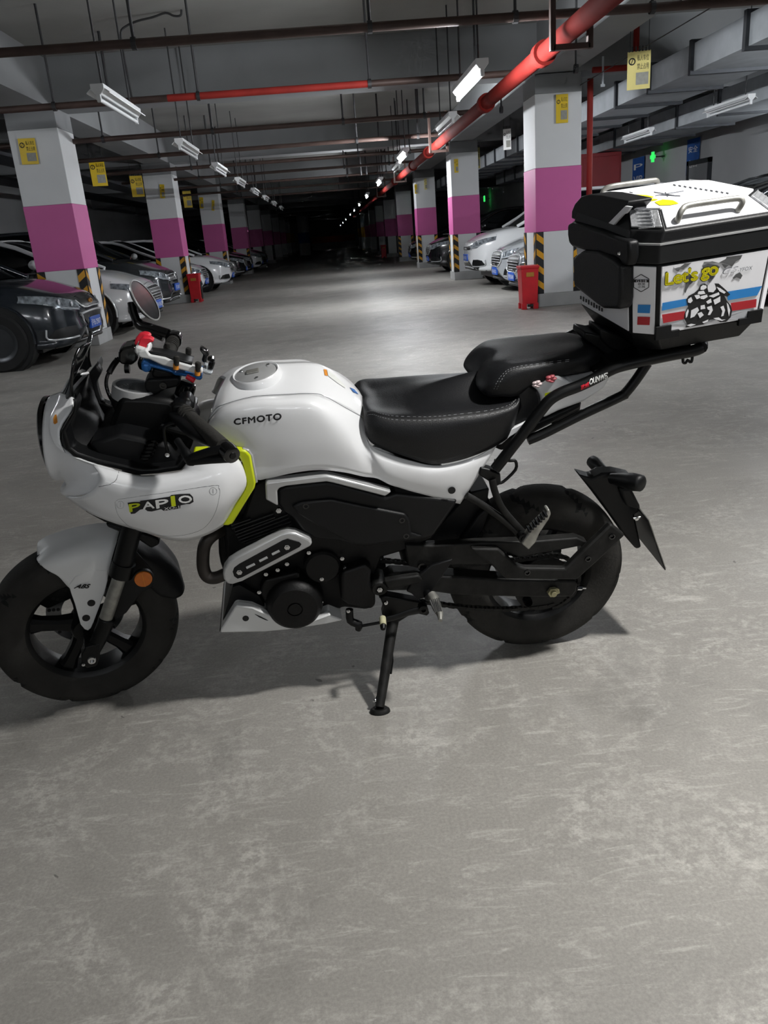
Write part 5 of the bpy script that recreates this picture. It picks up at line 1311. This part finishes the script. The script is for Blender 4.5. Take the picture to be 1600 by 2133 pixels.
# clutch light glint plate, stem nut
SN = BK.P(388, 806, 0)
STF = Frame(BKM @ Matrix.Translation(SN) @ Matrix.Rotation(math.radians(24), 4, 'Y'))
mk('stem_nut', lathe([(0, .012), (.015, .012), (.020, .009), (.0215, .003), (.0215, -.022), (0, -.022)], 32, (0, 0, 0), 'z'), M_blkg, bar, STF, smooth=35)
mk('nut_seal', lathe([(0, -.022), (.018, -.022), (.018, -.034), (0, -.034)], 24, (0, 0, 0), 'z'), M_dark, bar, STF)
TC = BK.P(382, 832, 0)
TCF = Frame(BKM @ Matrix.Translation(TC) @ Matrix.Rotation(math.radians(24), 4, 'Y'))
mk('ignition_lock', lathe([(0, .008), (.024, .008), (.028, .004), (.029, -.03), (0, -.03)], 32, (0, 0, 0), 'z'), M_silver, bar, TCF, smooth=35)
mk('top_yoke', box((0, 0, -.035), (.07, .22, .022)), M_blks, bar, TCF, bev=.008)
# dial
GC = BK.P(283, 806, 0)
GF = Frame(BKM @ Matrix.Translation(GC) @ Matrix.Rotation(STEER, 4, 'Z') @ Matrix.Rotation(math.radians(16), 4, 'Y') @ Matrix.Rotation(math.radians(2), 4, 'X'))
dial = mk('speedometer', lathe([(.044, .002), (.047, .004), (.051, .002), (.052, -.004), (.052, -.026), (.049, -.027)], 56, (0, 0, 0), 'z'), M_silver, moto, GF, smooth=40)
mk('dial_cup', lathe([(.0505, -.026), (.0505, -.045), (.040, -.062), (0, -.064)], 48, (0, 0, 0), 'z'), M_blk, dial, GF, smooth=40)
mk('dial_face', lathe([(0, -.008), (.044, -.008), (.045, .002)], 48, (0, 0, 0), 'z'), M_dial, dial, GF, smooth=40)
mk('dial_glass', lathe([(0, .001), (.0445, .001)], 48, (0, 0, 0), 'z'), M_glass, dial, GF)
g = G()
for i in range(20):
    a = math.radians(-40 + i * 14); r0 = .033 if i % 2 else .029
    p0, p1 = Vector((r0 * math.cos(a), r0 * math.sin(a), -.0072)), Vector((.039 * math.cos(a), .039 * math.sin(a), -.0072)); s = Vector((-math.sin(a), math.cos(a), 0)) * .0007
    g.add(([p0 - s, p1 - s, p1 + s, p0 + s], [(0, 1, 2, 3)]))
mk('dial_scale', g, M_white_print, dial, GF)
# brake reservoir and cables on the far side
plate('brake_reservoir', 9, [(230, 870), (260, 830), (390, 800), (440, 850), (430, 960), (370, 1010), (260, 1000), (228, 960)], .10, .06, M_blkg, bar, bev=.008)
rod('reservoir_cap', [B(9, 300, 1040, .09), B(9, 350, 1040, .09)], .011, M_blks, bar)
rod('brake_hose', sm([B(9, x, y, w) for x, y, w in ((235, 930, .12), (180, 1000, .12), (130, 1090, .11), (110, 1150, .10), (110, 1230, .09), (150, 1340, .08), (240, 1470, .05))], 4), [.0045] * 25, M_blkg)
rod('hose_sleeve', sm([B(9, x, y, w) for x, y, w in ((225, 945, .12), (180, 1005, .12), (135, 1085, .11))], 3), .0075, M_blk)
plate('front_master_cylinder', 9, [(420, 960), (560, 940), (700, 1010), (700, 1090), (560, 1090), (440, 1060)], .08, .05, M_blks, bar, bev=.008)
# mirror at the far bar end
MC = BK.P(300, 627, .42); Mw = BKM @ MC
vd = (Mw - CAM).normalized()
mj = (CR @ Vector((230, -350, 0))).normalized(); mj = (mj - vd * mj.dot(vd)).normalized()
mn = (CR @ Vector((350, 230, 0))).normalized(); mn = (mn - vd * mn.dot(vd) - mj * mn.dot(mj)).normalized()
ca = .38; nz = (-vd * ca + mn * math.sqrt(1 - ca * ca)).normalized()
xz = mj; yz = nz.cross(xz)
MF = Frame(Matrix((( xz.x, yz.x, nz.x, Mw.x), (xz.y, yz.y, nz.y, Mw.y), (xz.z, yz.z, nz.z, Mw.z), (0, 0, 0, 1))))
mr = mk('mirror', lathe([(0, -.012), (.035, -.011), (.052, -.006), (.0575, .0), (.0585, .004), (.0565, .006)], 48, (0, 0, 0), 'z'), M_blkg, moto, MF, smooth=50)
mk('mirror_bezel', lathe([(.0560, .0055), (.0585, .0065), (.0600, .004), (.0585, .001)], 48, (0, 0, 0), 'z', True), M_silver, mr, MF, smooth=50)
mk('mirror_glass', lathe([(0, .0045), (.056, .0045)], 48, (0, 0, 0), 'z'), M_mirror, mr, MF)
rod('mirror_arm', sm([B(9, 372, 350, .41), B(9, 390, 450, .40), B(9, 425, 540, .39), B(9, 470, 590, .385), B(9, 600, 630, .375), B(9, 760, 680, .36)], 4), [.0115] * 9 + [.014] * 12, M_blkg, mr, n=12)
rod('mirror_arm_brace', [B(9, 480, 610, .38), B(9, 600, 680, .37), B(9, 700, 730, .36)], .008, M_blkg, mr, n=10)
d2 = (rb - BK.P(349, 742, .22)).normalized()
mk('bar_end_clamp', tube([rb - d2 * .01, rb, rb + d2 * .02, rb + d2 * .024], [.021, .0225, .0215, .015], 20), M_blkg, mr, BK, smooth=40)
for i in range(4): mk('grip_ring', tube([rb - d2 * (.03 + i * .012), rb - d2 * (.024 + i * .012)], .0185, 16), M_rub, bar, BK, smooth=40)
# ================================================================== top case on the rack
M_bwht = mat('top_case_white_film', 'eeeef2', .35, var=.02, vscale=6)
M_bblk = mat('top_case_black_plastic', '0a0b0d', .5, spec=.3, var=.12, vscale=16, bump=.05, bscale=260)
M_bblk2 = mat('top_case_trim_grey', '101214', .45, var=.1, vscale=14)
M_balu = mat('checker_plate_silver', 'c4c6c9', .3, metal=.7, var=.15, vscale=70, bump=.3, bscale=120)
M_map = mat('map_grey_print', '565758', .5, var=.05, vscale=40)
M_blu = mat('stripe_blue_print', '2c86cf', .4, var=.02, vscale=20)
M_rdp = mat('stripe_red_print', 'b3252e', .4, var=.03, vscale=20)
M_ylw = mat('yellow_letter_print', 'ebe012', .4, var=.02, vscale=20)
M_olv = mat('dark_letter_edge', '4a4a16', .5, var=.02, vscale=20)
M_mtn = mat('pale_mountain_print', 'b9bbc0', .5, var=.05, vscale=20)
M_line = mat('grey_line_print', '6d7075', .5, var=.05, vscale=30)
BXM = BKM @ Matrix.Translation((.136, 0, .930)) @ Matrix.Rotation(.075, 4, 'Z') @ Matrix.Rotation(-.052, 4, 'Y')
BX = Frame(BXM)
FXF = Frame(BXM @ Matrix.Rotation(-PI / 2, 4, 'Z'))            # looks at the front face
case_ = thing('top_case', 'white and black aluminium style top case with map and rider print', 'luggage case', BXM)
def octo(z, hy, x0, x1, ch):
    return [Vector(p) for p in ((x0, -hy + ch, z), (x0 + ch, -hy, z), (x1 - ch, -hy, z), (x1, -hy + ch, z), (x1, hy - ch, z), (x1 - ch, hy, z), (x0 + ch, hy, z), (x0, hy - ch, z))]
def loft(rings):
    v = [p for r in rings for p in r]; n = 8; f = []
    for k in range(len(rings) - 1):
        f += [(k * n + i, k * n + (i + 1) % n, (k + 1) * n + (i + 1) % n, (k + 1) * n + i) for i in range(n)]
    f += [tuple(reversed(range(n))), tuple(range((len(rings) - 1) * n, len(rings) * n))]
    return v, f
r0 = octo(-.048, .150, .035, .305, .04); r1 = octo(-.004, .172, .008, .33, .042); r2 = octo(.152, .182, -.006, .336, .044)
cb = mk('body', loft([r0, r1, r2]), M_bblk, case_, BX, bev=.003, recalc=True)
r3 = octo(.154, .187, -.012, .342, .046); r4 = octo(.192, .187, -.012, .342, .046)
mk('body_rim', loft([r3, r4]), M_bblk2, case_, BX, bev=.003, recalc=True)
r5 = octo(.196, .186, -.011, .341, .046); r6 = octo(.219, .183, -.006, .338, .050); r7 = octo(.252, .134, .010, .305, .046)
lid = mk('lid', loft([r5, r6, r7]), M_bblk, case_, BX, bev=.003, recalc=True)
mk('lid_bead', loft([octo(.1925, .188, -.013, .343, .046), octo(.1965, .188, -.013, .343, .046)]), M_silver, lid, BX)
def facet(name, a, b, i, m, parent, t=.003, inset=(.01, .01, .01, .01), bev=.0012):
    """a sheet over face i between two rings; inset = left, right, bottom, top in metres"""
    p0, p1, p2, p3 = a[i], a[(i + 1) % 8], b[(i + 1) % 8], b[i]
    n = (p1 - p0).cross(p3 - p0).normalized()
    cen = sum((p0, p1, p2, p3), Vector()) / 4
    if n.dot(cen - Vector((.165, 0, cen.z))) < 0: n = -n
    L, Rr_, Bt, Tp = inset
    def q(u, v): return (p0 * (1 - u) + p1 * u) * (1 - v) + (p3 * (1 - u) + p2 * u) * v
    w = (p1 - p0).length; h = (p3 - p0).length
    c = [q(L / w, Bt / h), q(1 - Rr_ / w, Bt / h), q(1 - Rr_ / w, 1 - Tp / h), q(L / w, 1 - Tp / h)]
    v = [p + n * t for p in c] + [p - n * .002 for p in c]
    return mk(name, (v, [(0, 1, 2, 3), (7, 6, 5, 4), (0, 4, 5, 1), (1, 5, 6, 2), (2, 6, 7, 3), (3, 7, 4, 0)]), m, parent, BX, bev=bev, recalc=True)
IN = (.004, .004, .004, .004)
near = facet('side_panel', r1, r2, 1, M_bwht, cb, .003, IN)
far = facet('side_panel', r1, r2, 5, M_bwht, cb, .003, IN)
ch1 = facet('corner_panel', r1, r2, 0, M_bwht, cb, .003, (.006, .006, .003, .004))
ch2 = facet('corner_panel', r1, r2, 2, M_bwht, cb, .003, (.005, .005, .004, .004))
for i in (4, 6): facet('corner_panel', r1, r2, i, M_bwht, cb, .003, (.006, .006, .004, .004))
fp_ = facet('front_panel', r1, r2, 7, M_bwht, cb, .002, (.006, .006, .004, .006)); facet('rear_panel', r1, r2, 3, M_bwht, cb, .002, IN)
# corner feet of the frame, proud of the panels
for sx, sy in ((0, -1), (1, -1), (0, 1), (1, 1)):
    x = .052 if sx == 0 else .286; s = 1 if sx == 0 else -1
    mk('corner_foot', slab([(x - s * .010, 0, -.012), (x + s * .046, 0, -.012), (x + s * .046, 0, .004), (x + s * .026, 0, .004), (x + s * .026, 0, .018), (x - s * .010, 0, .018)], sy * .1765 - .004, sy * .1765 + .004), M_bblk, cb, BX, bev=.001)
# lid plates
lpn = facet('lid_side_plate', r6, r7, 1, M_bwht, lid, .004, (.004, .006, .006, .001)); facet('lid_side_plate', r6, r7, 5, M_bwht, lid, .004, (.006, .006, .006, .001))
top_c = [p + Vector((0, 0, .004)) for p in octo(.252, .130, .020, .300, .04)]
ltp = mk('lid_top_plate', loft([octo(.248, .132, .014, .302, .045), octo(.256, .131, .015, .301, .045)]), M_bwht, lid, BX, bev=.0015, recalc=True)
for i in (0, 2, 4, 6):
    cp = facet('checker_corner', r6, r7, i, M_balu, lid, .004, (.003, .003, .008, .003))
    a, b = r6, r7
    for k in range(6):
        u = (k + .5) / 6; p = (a[i] * .5 + a[(i + 1) % 8] * .5) * (1 - u) + (b[i] * .5 + b[(i + 1) % 8] * .5) * u
        d = (a[(i + 1) % 8] - a[i]).normalized(); n = Vector((p.x - .165, p.y, .10)).normalized()
        mk('checker_rib', tube([p - d * .016 + n * .004, p + d * .016 + n * .004 + Vector((0, 0, .004))], .0016, 6), M_balu, cp, BX)
# handles
def hand(s):
    pts = [BX.P(*Z(13, x, y), w) for x, y, w in ((300, 585, -.168), (330, 500, -.176), (372, 410, -.176), (450, 355, -.170), (750, 308, -.170), (1040, 268, -.170), (1115, 275, -.172), (1135, 320, -.174), (1090, 400, -.170), (1035, 462, -.163))]
    pts = [Vector((p.x, p.y * s, p.z)) for p in pts]
    o = mk('carry_handle', tube(pts, .0062, 12, smooth=4), M_alu, lid, BX, smooth=50)
    for e in (0, -1): mk('handle_foot', lathe([(.009, -.004), (.010, 0), (.006, .005)], 14, pts[e], 'z'), M_blk, o, BX, smooth=50)
hand(1); hand(-1)
# front: lock housing, rim band, pad
def fplate(name, k, pts, w, t, m, parent, bev=.004, seg=2): return plate(name, k, pts, w, t, m, parent, bev, FXF, seg=seg)
hous = fplate('lock_housing', 7, [(112, 290), (135, 235), (185, 178), (240, 165), (330, 170), (535, 212), (540, 232), (500, 280), (425, 395), (400, 440), (250, 400), (110, 345)], -.006, .055, M_bblk, lid, .007, 3)
fplate('front_band', 7, [(78, 390), (110, 375), (300, 430), (480, 500), (540, 520), (542, 640), (528, 708), (490, 700), (470, 660), (420, 640), (210, 592), (110, 560), (88, 535), (78, 470)], -.026, .026, M_bblk, case_, .007, 3)
fplate('lid_strip', 12, [(580, 632), (812, 395), (892, 406), (822, 498), (785, 510), (652, 658)], -.014, .006, M_bwht, hous, .001)
bolt(FXF.P(*Z(12, 738, 1050), -.033), .004, .003, case_, M_chrome, FXF)
fplate('backrest_pad', 7, [(118, 650), (150, 615), (190, 590), (300, 590), (420, 650), (478, 705), (478, 960), (470, 1020), (455, 1035), (345, 1030), (300, 1000), (125, 862)], -.034, .034, M_leather, case_, .008, 3)
g = G()
for i in range(9):
    a = FXF.P(*Z(7, 182 + i * 20, 945 + i * 11.5), -.0035); g.add(box((a.x, a.y, a.z), (.006, .0015, .008 + .003 * (i % 2))))
mk('front_marking', g, M_ink, fp_, FXF)
# rack clamp under the case
plate('mounting_plate', 7, [(330, 1180), (560, 1260), (640, 1370), (560, 1390), (400, 1330), (330, 1260)], -.05, .08, M_blks, case_, .004)
# ---- print on the near side
N = [near]
Z13 = lambda L: [Z(13, *q) for q in L]
def pr(name, L, m, lift=.0012, step=8, tg=N, par=near): return decal_poly(name, Z13(L), tg, m, par, lift, step)
pr('mountain_print', [(15, 1850), (90, 1830), (200, 1862), (390, 1800), (420, 1870), (600, 1870), (780, 1800), (1000, 1720), (1185, 1640), (1270, 1700), (1345, 1690), (1340, 1760), (1000, 1835), (500, 1935), (120, 2020), (100, 1985), (15, 1995)], M_mtn, .0008)
pr('blue_stripe', [(15, 1608), (430, 1533), (450, 1618), (15, 1708)], M_blu)
pr('blue_stripe', [(930, 1448), (1385, 1374), (1375, 1483), (950, 1556)], M_blu)
pr('red_stripe', [(15, 1753), (405, 1690), (395, 1795), (130, 1846), (15, 1830)], M_rdp)
pr('red_stripe', [(985, 1590), (1370, 1530), (1358, 1636), (1000, 1692)], M_rdp)
for L in ([(222, 1085), (300, 1065), (380, 1048), (480, 1040), (490, 1080), (440, 1118), (400, 1148), (385, 1165), (345, 1160), (318, 1192), (290, 1178), (268, 1150), (250, 1108)],
          [(412, 1228), (460, 1215), (500, 1250), (532, 1290), (500, 1330), (458, 1370), (430, 1420), (412, 1465), (398, 1450), (410, 1380), (418, 1310)],
          [(640, 1092), (662, 1042), (740, 992), (900, 958), (1050, 935), (1130, 920), (1190, 928), (1135, 980), (1112, 1030), (1050, 1062), (1002, 1130), (965, 1108), (912, 1150), (872, 1095), (820, 1078), (760, 1088), (700, 1090)],
          [(625, 1122), (700, 1092), (820, 1112), (850, 1132), (802, 1200), (772, 1270), (722, 1332), (702, 1322), (690, 1222), (642, 1182)],
          [(1010, 1272), (1050, 1226), (1102, 1200), (1136, 1240), (1112, 1286), (1062, 1264), (1022, 1286)]):
    pr('map_print', L, M_map, .0010)
def lettering(s, L, m, bold, lift, tg=N, par=near, **k): return decal_text('slogan_lettering', s, Z13(L), tg, m, par, lift, fat=bold * 45, **k)
lettering("Let's", [(152, 1368), (562, 1300), (158, 1195), (566, 1128)], M_olv, .036, .0016, space=.92)
lettering("Let's", [(158, 1360), (556, 1294), (164, 1204), (560, 1138)], M_ylw, .028, .0024, space=.94)
lettering('go', [(602, 1316), (818, 1278), (610, 1148), (826, 1110)], M_olv, .036, .0016, space=.92)
lettering('go', [(608, 1308), (812, 1272), (616, 1156), (820, 1120)], M_ylw, .028, .0024, space=.94)
lettering('GS', [(870, 1228), (1060, 1190), (900, 1150), (1085, 1122)], M_line, .0, .0014, shear=.2)
lettering('GS', [(882, 1220), (1052, 1186), (910, 1158), (1075, 1130)], M_bwht, .0, .0020, shear=.2)
lettering('-YFOX', [(1070, 1196), (1252, 1166), (1085, 1148), (1265, 1118)], M_line, .0, .0014)
# the printed rider: black ground and pale shapes over it
pr('rider_print', [(420, 1545), (448, 1500), (520, 1462), (570, 1420), (600, 1362), (650, 1344), (690, 1362), (690, 1400), (700, 1452), (770, 1442), (800, 1400), (778, 1340), (830, 1342), (920, 1420), (978, 1480), (940, 1508), (905, 1500), (935, 1560), (985, 1620), (1002, 1690), (985, 1770), (925, 1828), (852, 1832), (790, 1795), (720, 1802), (640, 1860), (520, 1882), (410, 1900), (430, 1850), (396, 1790), (402, 1720), (445, 1640)], M_ink, .0016, 6)
for L in ([(600, 1382), (630, 1358), (672, 1366), (676, 1396), (640, 1420), (598, 1420)], [(690, 1380), (730, 1345), (775, 1360), (795, 1410), (760, 1452), (705, 1448)], [(575, 1440), (640, 1430), (660, 1470), (600, 1480), (560, 1470)], [(440, 1540), (480, 1510), (500, 1560), (470, 1590), (440, 1580)],
          [(520, 1490), (580, 1480), (600, 1520), (550, 1540)], [(600, 1500), (680, 1480), (690, 1510), (640, 1540), (600, 1535)], [(700, 1500), (780, 1470), (830, 1450), (840, 1480), (760, 1520)], [(800, 1380), (850, 1400), (920, 1450), (900, 1470), (840, 1440)],
          [(670, 1570), (730, 1530), (740, 1580), (690, 1600)], [(760, 1550), (820, 1520), (850, 1500), (850, 1570), (780, 1610)], [(600, 1620), (650, 1610), (660, 1660), (600, 1670)], [(480, 1680), (560, 1640), (580, 1680), (520, 1760), (470, 1780)], [(410, 1720), (440, 1660), (450, 1690), (430, 1760), (412, 1780)],
          [(680, 1640), (740, 1620), (755, 1680), (720, 1740), (690, 1740), (715, 1680), (690, 1670)], [(560, 1720), (610, 1700), (640, 1740), (590, 1780)], [(850, 1640), (890, 1620), (910, 1680), (890, 1750), (860, 1760), (875, 1690)], [(930, 1580), (955, 1610), (975, 1680), (960, 1760), (945, 1690)],
          [(420, 1870), (480, 1850), (540, 1860), (470, 1885)], [(620, 1830), (700, 1795), (690, 1825), (640, 1845)], [(760, 1780), (830, 1770), (870, 1800), (920, 1795), (870, 1815), (800, 1800)]):
    pr('rider_print', L, M_bwht, .0024, 6)
# corner panel print
C1 = [ch1]
for L, m in (([(568, 997), (712, 999), (706, 1062), (566, 1058)], M_blu), ([(566, 1087), (708, 1090), (704, 1152), (564, 1148)], M_rdp)): decal_poly('corner_stripe', Pz(7, L), C1, m, ch1, .0012)
decal_line('emblem_outline', Pz(7, [(640, 770), (698, 800), (698, 870), (640, 898), (586, 868), (586, 798)]), .0012, C1, M_ink, ch1, .0012, closed=True) if False else None
hexp = [(640, 768), (700, 802), (698, 866), (640, 900), (584, 866), (586, 800)]
for i in range(6): decal_line('emblem_outline', Pz(7, [hexp[i], hexp[(i + 1) % 6]]), .0014, C1, M_ink, ch1, .0012)
decal_poly('emblem_bar', Pz(7, [(582, 806), (702, 806), (702, 828), (582, 828)]), C1, M_ink, ch1, .0012)
decal_text('emblem_lettering', 'G318', Pz(7, [(602, 826), (684, 826), (602, 808), (684, 808)]), C1, M_bwht, ch1, .0022)
decal_text('emblem_lettering', '最美', Pz(7, [(615, 848), (672, 848), (615, 832), (672, 832)]), C1, M_ink, ch1, .0014)
decal_text('emblem_lettering', '之路', Pz(7, [(615, 870), (672, 870), (615, 852), (672, 852)]), C1, M_ink, ch1, .0014)
# lid print
LT = [ltp]
for L in ([(540, 180), (600, 168), (680, 172), (740, 186), (690, 200), (600, 204), (555, 196)], [(640, 205), (720, 198), (770, 205), (700, 222)], [(740, 225), (800, 205), (880, 212), (925, 236), (860, 248), (780, 250)]): decal_poly('lid_lettering_block', Pz(7, L), LT, M_ylw, ltp, .0012, 5)
for a, b in (((735, 150), (905, 180)), ((960, 142), (745, 178)), ((820, 150), (840, 185)), ((770, 172), (935, 180)), ((430, 160), (520, 168)), ((550, 150), (575, 156))):
    decal_line('lid_star', Pz(7, [a, b]), .0022, LT, M_line, ltp, .0012)
for i in range(11):
    x, y_ = 880 + i * 40, 98 + i * 6.2; decal_line('lid_marking', Pz(7, [(x, y_ - 3), (x + 20, y_ + 4)]), .004, LT, M_line, ltp, .0012)

# ================================================================== phone holder on the handlebar
ph = thing('phone_holder', 'red, white and blue phone holder clamped on the handlebar', 'phone holder', BKM)
def hp(name, pts, w, t, m, parent=ph, bev=.002, k=9): return plate(name, k, pts, w, t, m, parent, bev, BK)
base = hp('blue_plate', [(470, 975), (500, 945), (560, 985), (780, 1050), (830, 1085), (960, 1100), (1105, 1118), (1108, 1145), (1080, 1165), (960, 1130), (820, 1110), (770, 1080), (580, 1030), (540, 1060), (500, 1070), (470, 1030)], -.035, .075, M_bluep, bev=.003)
p = B(9, 522, 1030, -.036); mk('pivot_boss', lathe([(0, -.003), (.006, -.003), (.010, 0), (.011, .008)], 18, p), M_bluep, base, BK, smooth=40)
arm = hp('white_frame', [(430, 905), (440, 860), (520, 835), (560, 895), (720, 925), (790, 955), (900, 985), (1110, 1045), (1115, 1085), (1085, 1100), (1010, 1090), (830, 1040), (690, 1008), (640, 985), (555, 945), (470, 930)], -.045, .018, M_whiteb, bev=.004)
hp('white_frame_far', [(430, 905), (440, 860), (520, 835), (560, 895), (720, 925), (790, 955), (900, 985), (1110, 1045), (1115, 1085), (1085, 1100), (1010, 1090), (830, 1040), (690, 1008), (640, 985), (555, 945), (470, 930)], .03, .016, M_whiteb, bev=.004)
hp('clear_end', [(1100, 1050), (1220, 1078), (1195, 1112), (1120, 1098)], -.04, .06, M_lampc if 'M_lampc' in globals() else M_alu, bev=.004)
g = smoothgrid([[B(9, 540, 870, -.04), B(9, 540, 850, .0), B(9, 545, 825, .04)], [B(9, 740, 920, -.04), B(9, 760, 890, .0), B(9, 770, 855, .04)], [B(9, 1000, 995, -.04), B(9, 1010, 960, .0), B(9, 1020, 925, .04)]], 3, 3)
mk('black_pad', g, M_blk, ph, BK, smooth=50, solid=.006)
for c, w in (((838, 905), -.05), ((1062, 968), -.05), ((962, 820), .05), ((742, 768), .05)):
    x, y_ = c
    kn = rod('rubber_knob', [B(9, x, y_ + 100, w), B(9, x, y_ + 60, w), B(9, x + 2, y_ + 8, w), B(9, x + 4, y_, w)], [.0052, .0062, .0062, .003], M_rub, ph, n=12)
    for i in range(3): mk('knob_ring', tube([B(9, x + 1, y_ + 20 + i * 16, w), B(9, x + 1, y_ + 26 + i * 16, w)], .007, 12), M_rub, kn, BK, smooth=40)
    if w < 0: rod('amber_foot', [B(9, x - 5, y_ + 140, w + .002), B(9, x - 5, y_ + 85, w + .002)], .0062, M_ora2, ph, n=10)
    else: rod('knob_wire', [B(9, x - 10, y_ + 90, w), B(9, x + 40, y_ + 190, w)], .0022, M_blks, ph)
rod('red_tag', [B(9, 945, 1120, -.04), B(9, 1025, 1165, -.045)], .006, M_redp, ph)
hp('red_claw', [(398, 790), (410, 730), (450, 685), (500, 672), (545, 680), (572, 705), (560, 720), (520, 730), (505, 760), (500, 855), (430, 830), (425, 800)], .012, .02, M_redp, bev=.006)
hp('red_claw', [(440, 800), (450, 740), (490, 715), (560, 718), (600, 742), (598, 765), (560, 770), (535, 790), (510, 855), (450, 845)], -.03, .02, M_redp, bev=.006)
hp('claw_base', [(400, 830), (430, 810), (520, 840), (550, 880), (540, 930), (440, 915), (405, 870)], -.042, .07, M_whiteb, bev=.004)
hp('black_claw', [(1080, 825), (1100, 822), (1165, 865), (1182, 905), (1160, 915), (1150, 985), (1110, 975), (1100, 950), (1118, 900), (1085, 855)], .02, .02, M_blkg, bev=.004)
hp('black_claw', [(1165, 930), (1200, 920), (1235, 950), (1240, 990), (1215, 1060), (1160, 1050), (1165, 1000), (1195, 975), (1150, 955)], -.03, .02, M_blkg, bev=.004)
hp('clamp_block', [(500, 1180), (540, 1150), (600, 1145), (860, 1130), (880, 1175), (860, 1230), (720, 1260), (620, 1320), (560, 1325), (500, 1250)], -.03, .06, M_blk, bev=.008)
hp('clamp_neck', [(590, 1030), (780, 1070), (820, 1140), (600, 1150), (570, 1090)], -.02, .04, M_blk, bev=.006)
p = B(9, 700, 1215, -.031); mk('clamp_screw', lathe([(.008, 0), (.008, -.003), (.004, -.003), (.004, -.001), (0, -.001)], 18, p), M_blkg, ph, BK)
